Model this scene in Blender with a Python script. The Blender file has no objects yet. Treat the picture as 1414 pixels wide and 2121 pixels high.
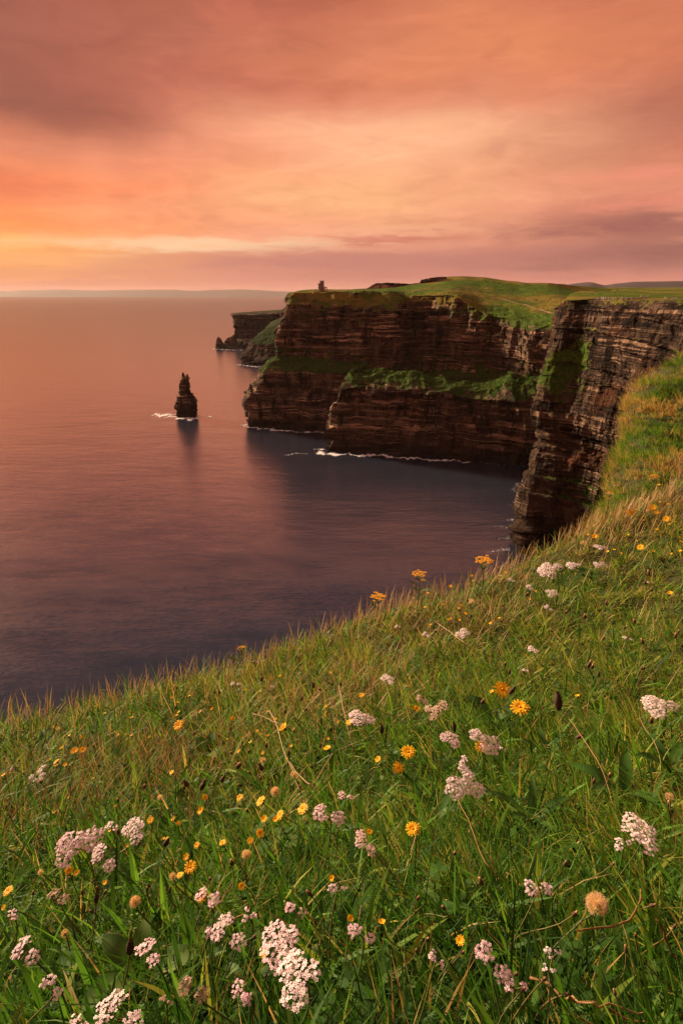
import bpy, math, random
import numpy as np
from mathutils import Vector
from mathutils.bvhtree import BVHTree

# ------------------------------------------------------------------ camera, sky, sun, exposure
scene = bpy.context.scene
col = scene.collection
rng = np.random.default_rng(11)
random.seed(11)
F = 1178.3                       # focal length in photograph pixels (20 mm on a 36 mm tall frame)
CH = 190.0                       # camera height above the sea, metres
TH = math.atan((1060.5 - 607.0) / F)
cT, sT = math.cos(TH), math.sin(TH)

cam_d = bpy.data.cameras.new('camera')
cam = bpy.data.objects.new('camera', cam_d)
col.objects.link(cam)
cam.location = (0, 0, CH)
cam.rotation_euler = (math.pi / 2 - TH, 0, 0)
cam_d.sensor_fit = 'VERTICAL'
cam_d.sensor_height = 36.0
cam_d.lens = 36.0 * F / 2121.0
cam_d.clip_start = 0.05
cam_d.clip_end = 300000
scene.camera = cam

SUN_AZ, SUN_EL = -50.0, 19.0     # degrees: azimuth from straight ahead (left negative), elevation


def ray(px, py):
    dx, dy = px - 707.0, 1060.5 - py
    return np.array([dx, F * cT + dy * sT, -F * sT + dy * cT])


def P(px, py, Y):
    d = ray(px, py)
    return np.array([0, 0, CH]) + d * (Y / d[1])


def S(px, py):
    d = ray(px, py)
    return np.array([0, 0, CH]) + d * (-CH / d[2])


def lin(r, g, b):
    def f(c):
        c /= 255.0
        return c / 12.92 if c <= 0.04045 else ((c + 0.055) / 1.055) ** 2.4
    return (f(r), f(g), f(b))


class NT:
    """small helper to write node trees as expressions"""
    def __init__(self, tree):
        self.t = tree
        tree.nodes.clear()

    def new(self, kind, **kw):
        n = self.t.nodes.new(kind)
        for k, v in kw.items():
            setattr(n, k, v)
        return n

    def put(self, sock, v):
        if isinstance(v, bpy.types.NodeSocket):
            self.t.links.new(v, sock)
        elif v is not None:
            if sock.type == 'RGBA' and len(v) == 3:
                v = (*v, 1.0)
            sock.default_value = v

    def m(self, op, a, b=None, c=None, clamp=False):
        n = self.new('ShaderNodeMath', operation=op, use_clamp=clamp)
        self.put(n.inputs[0], a)
        self.put(n.inputs[1], b)
        self.put(n.inputs[2], c)
        return n.outputs[0]

    def mix(self, f, a, b, mode='MIX'):
        n = self.new('ShaderNodeMix', data_type='RGBA', blend_type=mode)
        self.put(n.inputs[0], f)
        self.put(n.inputs[6], a)
        self.put(n.inputs[7], b)
        return n.outputs[2]

    def ramp(self, f, stops, interp='LINEAR'):
        n = self.new('ShaderNodeValToRGB')
        cr = n.color_ramp
        cr.interpolation = interp
        while len(cr.elements) < len(stops):
            cr.elements.new(0.5)
        for e, (p, c) in zip(cr.elements, stops):
            e.position = p
            e.color = (*c, 1.0) if len(c) == 3 else c
        self.put(n.inputs[0], f)
        return n.outputs[0]

    def step(self, f, a, b):
        n = self.new('ShaderNodeMapRange', interpolation_type='SMOOTHSTEP')
        self.put(n.inputs[0], f)
        n.inputs[1].default_value = a
        n.inputs[2].default_value = b
        return n.outputs[0]

    def xyz(self, x, y, z):
        n = self.new('ShaderNodeCombineXYZ')
        for i, v in enumerate((x, y, z)):
            self.put(n.inputs[i], v)
        return n.outputs[0]

    def sep(self, v):
        n = self.new('ShaderNodeSeparateXYZ')
        self.put(n.inputs[0], v)
        return n.outputs

    def mapv(self, v, scale=(1, 1, 1), loc=(0, 0, 0), rot=(0, 0, 0)):
        n = self.new('ShaderNodeMapping')
        self.put(n.inputs[0], v)
        n.inputs[1].default_value = loc
        n.inputs[2].default_value = rot
        n.inputs[3].default_value = scale
        return n.outputs[0]

    def noise(self, v, scale=1.0, detail=4.0, rough=0.55, dist=0.0):
        n = self.new('ShaderNodeTexNoise')
        self.put(n.inputs['Vector'], v)
        n.inputs['Scale'].default_value = scale
        n.inputs['Detail'].default_value = detail
        n.inputs['Roughness'].default_value = rough
        n.inputs['Distortion'].default_value = dist
        return n.outputs[0]

    def attr(self, name):
        return self.new('ShaderNodeAttribute', attribute_name=name).outputs['Fac']

    def pos(self):
        return self.new('ShaderNodeNewGeometry').outputs['Position']

    def bump(self, h, dist, strength=1.0, normal=None):
        n = self.new('ShaderNodeBump')
        n.inputs['Strength'].default_value = strength
        n.inputs['Distance'].default_value = dist
        self.put(n.inputs['Height'], h)
        if normal is not None:
            self.put(n.inputs['Normal'], normal)
        return n.outputs[0]


# ---- world: an orange sunset overcast, the same cloud layer all the way round
world = bpy.data.worlds.new('World')
scene.world = world
world.use_nodes = True
world.cycles.sampling_method = 'MANUAL'
world.cycles.sample_map_resolution = 256
w = NT(world.node_tree)
gen = w.new('ShaderNodeTexCoord').outputs['Generated']
nrm = w.new('ShaderNodeVectorMath', operation='NORMALIZE')
w.put(nrm.inputs[0], gen)
sx, sy, sz = w.sep(nrm.outputs[0])
el = w.m('MULTIPLY', w.m('ARCSINE', sz), 57.2958)
az = w.m('MULTIPLY', w.m('ARCTAN2', sx, sy), 57.2958)
# wind-drawn streak noises in (azimuth, elevation); azimuth enters through x,y so there is no seam behind
den = w.m('ADD', w.m('MAXIMUM', sz, 0.0), 0.10)
cloudv = w.xyz(w.m('DIVIDE', sx, den), w.m('DIVIDE', sy, den), 0.0)
strv = w.xyz(w.m('MULTIPLY', sx, 2.6), w.m('MULTIPLY', sy, 2.6), w.m('MULTIPLY', el, 0.17))
str2 = w.xyz(w.m('MULTIPLY', sx, 6.0), w.m('MULTIPLY', sy, 6.0), w.m('MULTIPLY', el, 0.55))
n_str = w.noise(strv, 1.0, 4, 0.55, 0.6)
n_fine = w.noise(str2, 1.6, 6, 0.66, 0.8)
n_cl = w.noise(w.mapv(cloudv, (0.55, 0.75, 1), rot=(0, 0, 0.6)), 1.0, 5, 0.55, 0.5)
n_w1 = w.m('SUBTRACT', w.noise(w.mapv(strv, (1, 1, 1), (7, 3, 1)), 1.0, 2, 0.5), 0.5)
n_w2 = w.m('SUBTRACT', w.noise(w.mapv(strv, (1.6, 1.6, 0.8), (1, 9, 4)), 1.0, 3, 0.5), 0.5)
uu = w.m('ADD', az, w.m('MULTIPLY', n_w1, 22.0))
vv0 = w.m('ADD', el, w.m('MULTIPLY', n_w2, w.m('ADD', 1.2, w.m('MULTIPLY', el, 0.38))))
sky = w.ramp(w.m('DIVIDE', el, 90.0, clamp=True), [
    (0.000, lin(196, 122, 106)), (0.016, lin(206, 130, 112)), (0.045, lin(240, 154, 120)),
    (0.085, lin(247, 158, 115)), (0.130, lin(243, 144, 106)), (0.175, lin(216, 122, 92)),
    (0.235, lin(188, 100, 72)), (0.36, lin(190, 118, 94)), (0.55, lin(184, 138, 122)),
    (1.000, lin(186, 152, 142))])
blobs = [  # photo pixel, spread in degrees (azimuth, elevation), colour, strength, thin streak?
    (40, 170, 15, 3.2, (138, 72, 52), .95), (650, 175, 15, 2.0, (200, 104, 78), .6),
    (1340, 265, 9, 3.0, (172, 92, 72), .9), (1130, 90, 15, 3.0, (232, 140, 92), .9),
    (330, 60, 12, 2.0, (178, 100, 74), .7), (820, 305, 12, 1.9, (255, 192, 144), .9),
    (720, 405, 12, 1.8, (255, 194, 130), .9), (430, 330, 14, 2.2, (243, 138, 98), .6),
    (0, 430, 9, 2.1, (255, 116, 44), 1.0), (-190, 430, 14, 3.4, (255, 128, 48), .85),
    (60, 370, 11, .9, (255, 116, 58), .75), (20, 525, 11, 1.7, (255, 172, 82), .95), (330, 420, 12, 2.0, (255, 164, 112), .6), (0, 30, 9, 3.0, (158, 84, 62), .7), (1414, 30, 7, 3.0, (190, 104, 74), .5),
    (1250, 400, 9, 1.2, (222, 130, 106), .6), (1000, 440, 10, 1.6, (244, 160, 120), .6),
]
def gauss_mix(sky, items, vec):
    for bx_, by_, su, sv, c, k in items:
        d = ray(bx_, by_)
        a0 = math.degrees(math.atan2(d[0], d[1]))
        e0 = math.degrees(math.atan2(d[2], math.hypot(d[0], d[1])))
        ma = w.new('ShaderNodeVectorMath', operation='MULTIPLY_ADD')
        w.put(ma.inputs[0], vec)
        fu, fv = 0.8367 / su, 0.8367 / sv
        ma.inputs[1].default_value = (fu, fv, 0)
        ma.inputs[2].default_value = (-a0 * fu, -e0 * fv, 0)
        dt = w.new('ShaderNodeVectorMath', operation='DOT_PRODUCT')
        w.put(dt.inputs[0], ma.outputs[0])
        w.put(dt.inputs[1], ma.outputs[0])
        g = w.m('MULTIPLY', w.m('POWER', 0.367879, dt.outputs['Value']), k)
        sky = w.mix(g, sky, lin(*c))
    return sky


sky = gauss_mix(sky, blobs, w.xyz(uu, vv0, 0.0))
# broad soft light and dark in the layer
sky = w.mix(w.m('MULTIPLY', w.step(n_str, 0.40, 0.75), 0.30), sky, w.mix(1.0, sky, (1.22, 1.22, 1.20), 'MULTIPLY'))
sky = w.mix(w.m('MULTIPLY', w.step(n_cl, 0.44, 0.72), 0.30), sky, w.mix(1.0, sky, (0.70, 0.66, 0.70), 'MULTIPLY'))
n_mot = w.noise(w.xyz(w.m('MULTIPLY', sx, 7.0), w.m('MULTIPLY', sy, 7.0), w.m('MULTIPLY', el, 0.42)), 1.0, 5, 0.6, 0.8)
sky = w.mix(w.m('MULTIPLY', w.step(n_mot, 0.52, 0.36), 0.36), sky, w.mix(1.0, sky, (0.74, 0.70, 0.72), 'MULTIPLY'))
sky = w.mix(w.m('MULTIPLY', w.step(n_mot, 0.52, 0.70), 0.40), sky, w.mix(1.0, sky, (1.12, 1.22, 1.26), 'MULTIPLY'))
sky = w.mix(w.m('MULTIPLY', w.step(n_fine, 0.44, 0.66), 0.34), sky, w.mix(1.0, sky, (1.2, 1.24, 1.3), 'MULTIPLY'))
low = [  # the low banks near the horizon, drawn out into streaks
    (420, 508, 11, .5, (255, 208, 160), 1.0), (800, 478, 8, .35, (255, 184, 140), .6),
    (300, 540, 11, .5, (252, 172, 120), .5), (640, 545, 15, .95, (192, 120, 108), .95),
    (990, 540, 11, .9, (194, 122, 108), .9), (830, 494, 5.2, .38, (204, 118, 98), .85),
    (1320, 465, 8, 1.4, (158, 92, 82), .95), (1200, 545, 10, .8, (186, 116, 103), .9),
    (1400, 520, 8, 1.1, (150, 92, 84), .9), (1380, 356, 6, .35, (240, 144, 116), .8),
    (1390, 415, 5, .5, (232, 136, 110), .7), (60, 592, 14, .42, (206, 126, 104), .8), (480, 588, 13, .3, (216, 136, 114), .7),
    (330, 565, 12, .35, (212, 134, 114), .6), (1150, 585, 16, .35, (212, 132, 114), .7),
]
n_l = w.m('SUBTRACT', w.noise(w.xyz(w.m('MULTIPLY', sx, 9.0), w.m('MULTIPLY', sy, 9.0), w.m('MULTIPLY', el, 1.1)), 1.0, 5, 0.62), 0.5)
fade = w.step(el, 11.0, 3.0)
sky = w.mix(w.m('MULTIPLY', w.m('MULTIPLY', w.step(n_l, 0.02, 0.16), fade), 0.5), sky, w.mix(1.0, sky, (1.16, 1.26, 1.30), 'MULTIPLY'))
sky = w.mix(w.m('MULTIPLY', w.m('MULTIPLY', w.step(n_l, -0.02, -0.16), fade), 0.45), sky, w.mix(1.0, sky, (0.76, 0.70, 0.74), 'MULTIPLY'))
vv1 = w.m('ADD', el, w.m('MULTIPLY', n_l, 2.6))
u2 = w.m('ADD', az, w.m('MULTIPLY', n_l, 22.0))
sky = gauss_mix(sky, low, w.xyz(u2, vv1, 0.0))
nish = w.new('ShaderNodeTexSky', sky_type='NISHITA')
nish.sun_disc = False
nish.sun_elevation = math.radians(SUN_EL)
nish.sun_rotation = math.radians(SUN_AZ)
bg1 = w.new('ShaderNodeBackground')
w.put(bg1.inputs[0], nish.outputs[0])
bg1.inputs[1].default_value = 0.0015
bg2 = w.new('ShaderNodeBackground')
w.put(bg2.inputs[0], sky)
bg2.inputs[1].default_value = 0.405
add = w.new('ShaderNodeAddShader')
w.put(add.inputs[0], bg1.outputs[0])
w.put(add.inputs[1], bg2.outputs[0])
out = w.new('ShaderNodeOutputWorld')
w.put(out.inputs[0], add.outputs[0])

sun_d = bpy.data.lights.new('sun', 'SUN')
sun_d.energy = 5.0
sun_d.angle = math.radians(6)
sun_d.color = (1.0, 0.73, 0.48)
sun = bpy.data.objects.new('sun', sun_d)
col.objects.link(sun)
sa, se = math.radians(SUN_AZ), math.radians(SUN_EL)
to_sun = Vector((math.sin(sa) * math.cos(se), math.cos(sa) * math.cos(se), math.sin(se)))
sun.rotation_euler = to_sun.to_track_quat('Z', 'Y').to_euler()
sun.location = (0, 0, 260)

vs = scene.view_settings
vs.view_transform = 'Standard'
vs.look = 'None'
vs.exposure = 1.3
vs.gamma = 1.0
vs.use_curve_mapping = False
scene.cycles.use_denoising = True
scene.cycles.max_bounces = 6
scene.cycles.diffuse_bounces = 3
scene.cycles.transmission_bounces = 4
scene.cycles.transparent_max_bounces = 12
scene.cycles.volume_bounces = 0
scene.cycles.caustics_reflective = False
scene.cycles.sample_clamp_indirect = 4.0


# ------------------------------------------------------------------ helpers
def tag(o, label=None, cat=None, group=None, kind=None):
    if label:
        o['label'] = label
    if cat:
        o['category'] = cat
    if group:
        o['group'] = group
    if kind:
        o['kind'] = kind
    return o


def empty(name, loc):
    o = bpy.data.objects.new(name, None)
    o.empty_display_size = 0.1
    col.objects.link(o)
    o.location = loc
    return o


def link(name, me, mat=None, parent=None):
    o = bpy.data.objects.new(name, me)
    col.objects.link(o)
    if mat is not None and len(me.materials) == 0:
        me.materials.append(mat)
    if parent is not None:
        o.parent = parent
    return o


def fast_mesh(name, v, faces, smooth=True, attrs=None):
    """v: (N,3); faces: list of int arrays (M,k)"""
    v = np.asarray(v, dtype=np.float32)
    me = bpy.data.meshes.new(name)
    me.vertices.add(len(v))
    me.vertices.foreach_set('co', v.ravel())
    faces = [np.asarray(f, dtype=np.int32) for f in faces if len(f)]
    loops = np.concatenate([f.ravel() for f in faces])
    sizes = np.concatenate([np.full(len(f), f.shape[1], dtype=np.int32) for f in faces])
    starts = np.concatenate([[0], np.cumsum(sizes)[:-1]]).astype(np.int32)
    me.loops.add(len(loops))
    me.loops.foreach_set('vertex_index', loops)
    me.polygons.add(len(sizes))
    me.polygons.foreach_set('loop_start', starts)
    me.polygons.foreach_set('loop_total', sizes)
    me.polygons.foreach_set('use_smooth', np.full(len(sizes), smooth))
    for k, a in (attrs or {}).items():
        at = me.attributes.new(k, 'FLOAT', 'POINT')
        at.data.foreach_set('value', np.asarray(a, dtype=np.float32).ravel())
    me.update(calc_edges=True)
    return me


def hsh(a, b=0, c=0):
    a = np.asarray(a).astype(np.int64)
    b = np.asarray(b).astype(np.int64)
    c = np.asarray(c).astype(np.int64)
    h = (a * 374761393 + b * 668265263 + c * 2147483647 + 1013904223) & 0xFFFFFFFF
    h = ((h ^ (h >> 13)) * 1274126177) & 0xFFFFFFFF
    h = ((h ^ (h >> 16)) * 2246822519) & 0xFFFFFFFF
    h = h ^ (h >> 15)
    return h.astype(np.float64) / 2147483648.0 - 1.0


def vn(x, y, z=0.0):
    x, y, z = np.broadcast_arrays(np.asarray(x, float), np.asarray(y, float), np.asarray(z, float))
    i, j, k = np.floor(x), np.floor(y), np.floor(z)
    f, g, h = x - i, y - j, z - k
    f, g, h = [t * t * t * (t * (t * 6 - 15) + 10) for t in (f, g, h)]
    r = 0
    for di in (0, 1):
        for dj in (0, 1):
            for dk in (0, 1):
                wt = (f if di else 1 - f) * (g if dj else 1 - g) * (h if dk else 1 - h)
                r = r + wt * hsh(i + di, j + dj, k + dk)
    return r


def fbm(x, y, z=0.0, o=4):
    r, a = 0, 1.0
    for q in range(o):
        r = r + a * vn(np.asarray(x) * 2 ** q + 17.3 * q, np.asarray(y) * 2 ** q + 5.1 * q, np.asarray(z) * 2 ** q + 9.7 * q)
        a *= 0.5
    return r


def mat_new(name):
    m = bpy.data.materials.new(name)
    m.use_nodes = True
    return m, NT(m.node_tree)


def finish(t, shader, vol=None, disp=None):
    o = t.new('ShaderNodeOutputMaterial')
    if shader is not None:
        t.put(o.inputs[0], shader)
    if vol is not None:
        t.put(o.inputs[1], vol)


def principled(t, color, rough=0.8, normal=None, spec=0.3, **kw):
    n = t.new('ShaderNodeBsdfPrincipled')
    t.put(n.inputs['Base Color'], color)
    t.put(n.inputs['Roughness'], rough)
    n.inputs['Specular IOR Level'].default_value = spec
    if normal is not None:
        t.put(n.inputs['Normal'], normal)
    for k, v in kw.items():
        t.put(n.inputs[k], v)
    return n.outputs[0]


# ------------------------------------------------------------------ materials of the setting
def rock_material(name, sc=1.0, warm=1.0, mul=1.0, tot=1.0):
    m, t = mat_new(name)
    p = t.pos()
    px, py, pz = t.sep(p)
    blot = t.noise(p, 0.03, 4, 0.6)
    wz = t.m('ADD', t.m('ADD', pz, t.m('MULTIPLY', blot, 6.0)), t.m('MULTIPLY', t.noise(t.xyz(0.0, 0.0, t.m('MULTIPLY', pz, .07)), 1.0, 2), 22.0))
    flat = t.xyz(t.m('MULTIPLY', px, 0.007), t.m('MULTIPLY', py, 0.007), t.m('MULTIPLY', wz, 0.16 * sc))
    bands = t.noise(flat, 1.0, 4, 0.7)
    flat2 = t.xyz(t.m('MULTIPLY', px, 0.016), t.m('MULTIPLY', py, 0.016), t.m('MULTIPLY', wz, 0.62 * sc))
    thin = t.noise(flat2, 1.0, 3, 0.65)
    vert = t.noise(t.mapv(p, (0.11 * sc, 0.11 * sc, 0.016)), 1.0, 4, 0.7)
    grain = t.noise(p, 0.42 * sc, 5, 0.7)
    c = t.ramp(bands, [(0.34, (.018, .012, .010)), (0.44, (.052, .034, .026)), (0.52, (.105, .070, .050)), (0.57, (.036, .025, .020)), (0.66, (.15, .10, .072))])
    bare = t.noise(t.mapv(p, (.014, .014, .03), (3, 8, 5)), 1.0, 4, .65)
    bm = t.step(bare, .36, .56)
    c = t.mix(t.m('MULTIPLY', t.step(thin, 0.53, 0.64), t.m('MULTIPLY', bm, .95)), c, (.42, .28, .19))
    c = t.mix(t.m('MULTIPLY', t.step(thin, 0.47, 0.38), t.m('ADD', .35, t.m('MULTIPLY', bm, .5))), c, (.014, .011, .010))
    c = t.mix(t.m('MULTIPLY', t.step(vert, 0.53, 0.61), 0.88), c, (.018, .013, .011))
    c = t.mix(t.m('MULTIPLY', t.step(vert, 0.46, 0.36), 0.5), c, (.21, .15, .10))
    c = t.mix(t.m('MULTIPLY', t.step(grain, 0.52, 0.70), 0.45), c, t.mix(1.0, c, (2.0, 1.9, 1.8), 'MULTIPLY'))
    c = t.mix(t.m('MULTIPLY', t.step(grain, 0.48, 0.32), 0.5), c, t.mix(1.0, c, (.35, .35, .35), 'MULTIPLY'))
    rust = t.noise(t.mapv(p, (.03, .03, .05), (31, 7, 2)), 1.0, 3, 0.6)
    c = t.mix(t.m('MULTIPLY', t.step(rust, 0.54, 0.70), 0.5 * warm), c, (.20, .075, .034))
    # wet, weed-dark rock near the water line
    c = t.mix(t.m('MULTIPLY', t.step(t.m('ADD', pz, t.m('MULTIPLY', grain, 16.0)), 34.0, 10.0), 0.85), c, (.020, .015, .012))
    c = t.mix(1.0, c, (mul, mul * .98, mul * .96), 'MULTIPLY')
    # plants hold where the attribute says so, broken by noise
    ga = t.attr('grass')
    gn = t.m('ADD', ga, t.m('ADD', t.m('MULTIPLY', t.m('SUBTRACT', t.noise(p, 0.07, 6, 0.75), 0.5), 2.6), t.m('MULTIPLY', t.m('SUBTRACT', grain, 0.5), 0.9)))
    gm = t.step(gn, 0.42, 0.58)
    field = t.noise(t.mapv(p, (.007, .012, .03)), 1.0, 4, 0.6)
    gc = t.mix(t.m('MULTIPLY', t.step(field, 0.42, 0.58), t.step(pz, 110.0, 175.0)), t.mix(t.step(pz, 90.0, 170.0), (.022, .058, .006), (.060, .118, .012)), (.20, .150, .030))
    gc = t.mix(t.m('MULTIPLY', t.step(blot, 0.46, 0.62), 0.6), gc, (.036, .080, .012))
    gc = t.mix(t.m('MULTIPLY', t.step(grain, 0.45, 0.7), 0.6), gc, (.17, .14, .04))
    c = t.mix(gm, c, gc)
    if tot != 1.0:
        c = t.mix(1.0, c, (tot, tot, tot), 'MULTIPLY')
    h = t.m('ADD', t.m('MULTIPLY', grain, 1.2), t.m('ADD', t.m('MULTIPLY', thin, 1.2), t.m('MULTIPLY', vert, 1.8)))
    nb = t.bump(h, 2.4 / sc, 1.0)
    finish(t, principled(t, c, 0.95, nb, 0.03))
    return m


def hill_material(name, c1, c2, sc):
    m, t = mat_new(name)
    p = t.pos()
    n = t.noise(p, sc, 5, 0.6)
    finish(t, principled(t, t.mix(t.step(n, .35, .65), c1, c2), 0.95, None, 0.1))
    return m


M_rock = rock_material('layered_rock', 0.62, 0.3, 1.25)
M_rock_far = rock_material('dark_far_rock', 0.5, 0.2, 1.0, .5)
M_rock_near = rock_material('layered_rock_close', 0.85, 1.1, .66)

m, t = mat_new('sea_water')
p = t.pos()
sw = t.noise(t.mapv(p, (0.010, 0.022, 1), rot=(0, 0, 0.2)), 1.0, 4, 0.55)
w1 = t.noise(t.mapv(p, (0.035, 0.10, 1), rot=(0, 0, 0.25)), 1.0, 5, 0.65)
w2 = t.noise(t.mapv(p, (0.22, 0.40, 1), rot=(0, 0, -0.2)), 1.0, 5, 0.62)
h = t.m('ADD', t.m('MULTIPLY', sw, 2.6), t.m('ADD', t.m('MULTIPLY', w1, 1.5), t.m('MULTIPLY', w2, 0.65)))
nb = t.bump(h, 1.0, 0.34)
px_, py_, pz_ = t.sep(p)
wc = t.mix(t.step(sw, .35, .65), (.017, .023, .041), (.023, .029, .048))
lw = t.new('ShaderNodeLayerWeight')
lw.inputs[0].default_value = 0.5
t.put(lw.inputs['Normal'], t.bump(h, 1.0, 0.22))
facing = lw.outputs['Facing']
refl = t.m('ADD', 0.015, t.m('MULTIPLY', t.step(t.m('ADD', facing, t.m('MULTIPLY', t.m('SUBTRACT', t.m('ADD', t.m('MULTIPLY', sw, .25), t.m('ADD', t.m('MULTIPLY', w1, .4), t.m('MULTIPLY', w2, .35))), .5), .46)), 0.39, 0.86), 0.57), clamp=True)   # choppy water: Fresnel curve broadened and capped by wave slopes
refl = t.m('MULTIPLY', refl, t.m('SUBTRACT', 1.0, t.m('MULTIPLY', t.step(facing, 0.86, 1.0), 0.34)))
gl = t.new('ShaderNodeBsdfGlossy')
gl.inputs['Color'].default_value = (1.0, .86, .82, 1)
gl.inputs['Roughness'].default_value = 0.15
t.put(gl.inputs['Normal'], nb)
df = t.new('ShaderNodeBsdfDiffuse')
t.put(df.inputs['Color'], wc)
ms = t.new('ShaderNodeMixShader')
t.put(ms.inputs[0], refl)
t.put(ms.inputs[1], df.outputs[0])
t.put(ms.inputs[2], gl.outputs[0])
finish(t, ms.outputs[0])
M_sea = m

m, t = mat_new('sea_foam')
p = t.pos()
fa = t.attr('edge')
n1 = t.noise(t.mapv(p, (.12, .12, .1)), 1.0, 6, 0.7)
n2 = t.noise(p, 0.5, 4, 0.7)
k = t.m('ADD', fa, t.m('ADD', t.m('MULTIPLY', t.m('SUBTRACT', n1, .5), 1.7), t.m('MULTIPLY', t.m('SUBTRACT', n2, .5), .7)))
al = t.m('MULTIPLY', t.step(k, 0.36, 1.05), 0.85)
mixs = t.new('ShaderNodeMixShader')
t.put(mixs.inputs[0], al)
t.put(mixs.inputs[1], t.new('ShaderNodeBsdfTransparent').outputs[0])
t.put(mixs.inputs[2], principled(t, (.80, .78, .78), 0.9))
finish(t, mixs.outputs[0])
M_foam = m

# ------------------------------------------------------------------ the sea
R = 150000.0
me = fast_mesh('sea', [(-R, -R, 0), (R, -R, 0), (R, R, 0), (-R, R, 0)], [[(0, 1, 2, 3)]])
sea = link('sea', me, M_sea)
tag(sea, 'smooth dusk sea spreading out to the horizon', 'sea', kind='structure')


# ------------------------------------------------------------------ cliffs: surfaces swept between measured rails
def crom(pts, n):
    pts = np.asarray(pts, float)
    d = np.sqrt(np.linalg.norm(np.diff(pts, axis=0), axis=1)) + 1e-6
    return pts, np.concatenate([[0], np.cumsum(d)])


def resample(pts, tt):
    """smooth curve through pts, parameter tt in [0, C-1]"""
    pts = np.asarray(pts, float)
    C = len(pts)
    i = np.clip(np.floor(tt).astype(int), 0, C - 2)
    f = (tt - i)[:, None]
    p0, p1 = pts[np.maximum(i - 1, 0)], pts[i]
    p2, p3 = pts[i + 1], pts[np.minimum(i + 2, C - 1)]
    m1, m2 = (p2 - p0) * 0.35, (p3 - p1) * 0.35
    f2, f3 = f * f, f * f * f
    return (2 * f3 - 3 * f2 + 1) * p1 + (f3 - 2 * f2 + f) * m1 + (-2 * f3 + 3 * f2) * p2 + (f3 - f2) * m2


def rock_disp(p, along, k=1.0, big=1.0, fs=1.0, vr=1.0, bl=1.0):
    x, y, z = p[..., 0] / fs, p[..., 1] / fs, p[..., 2] / fs
    along = along / fs
    zz = z + 3 * vn(x / 90, y / 90) + along * 0.012 + 4 * np.sin(along / 55.0)
    zz = zz + 4.0 * vn(zz / 9.0, 2.5) + 1.2 * vn(zz / 2.6, 7.5)        # beds of uneven thickness
    d = big * 8.0 * vn(x / 42, y / 42, z / 190)
    rid = 1 - np.abs(vn(x / 17 + 3, y / 17, z / 85))
    d = d + 8.0 * vr * k * (rid ** 2 - 0.55)
    rid0 = 1 - np.abs(vn(x / 38 + 13, y / 38, z / 160))
    d = d + 9.0 * big * (rid0 ** 2 - 0.55)
    rid2 = 1 - np.abs(vn(x / 6.5 + 9, y / 6.5, z / 26))
    d = d + 3.2 * vr * k * (rid2 ** 2 - 0.55)
    L1 = np.floor(zz / 11.0)
    C1 = np.floor(along / 16.0 + 7 * hsh(L1, 2) + 0.8 * vn(along / 9.0, L1))
    d = d + 3.0 * k * hsh(L1, 3) + 1.8 * bl * k * hsh(L1, C1, 9)
    L2 = np.floor(zz / 3.7)
    on = np.clip(0.5 + 1.2 * vn(x / 26, y / 26, z / 22), 0, 1)
    d = d + 2.2 * k * hsh(L2, 7) * (.4 + .6 * on)
    C2 = np.floor(along / 5.5 + 5 * hsh(L2, 1))
    d = d + 1.5 * bl * k * hsh(L2, C2, 5)
    C3 = np.floor(along / 3.0 + 2 * hsh(L1, 6))
    d = d + 1.2 * k * hsh(C3, L1, 8) * bl * (1 - on)
    d = d + 0.7 * k * fbm(x / 3.5, y / 3.5, z / 3.5, 2)
    return d * fs ** .6


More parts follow.
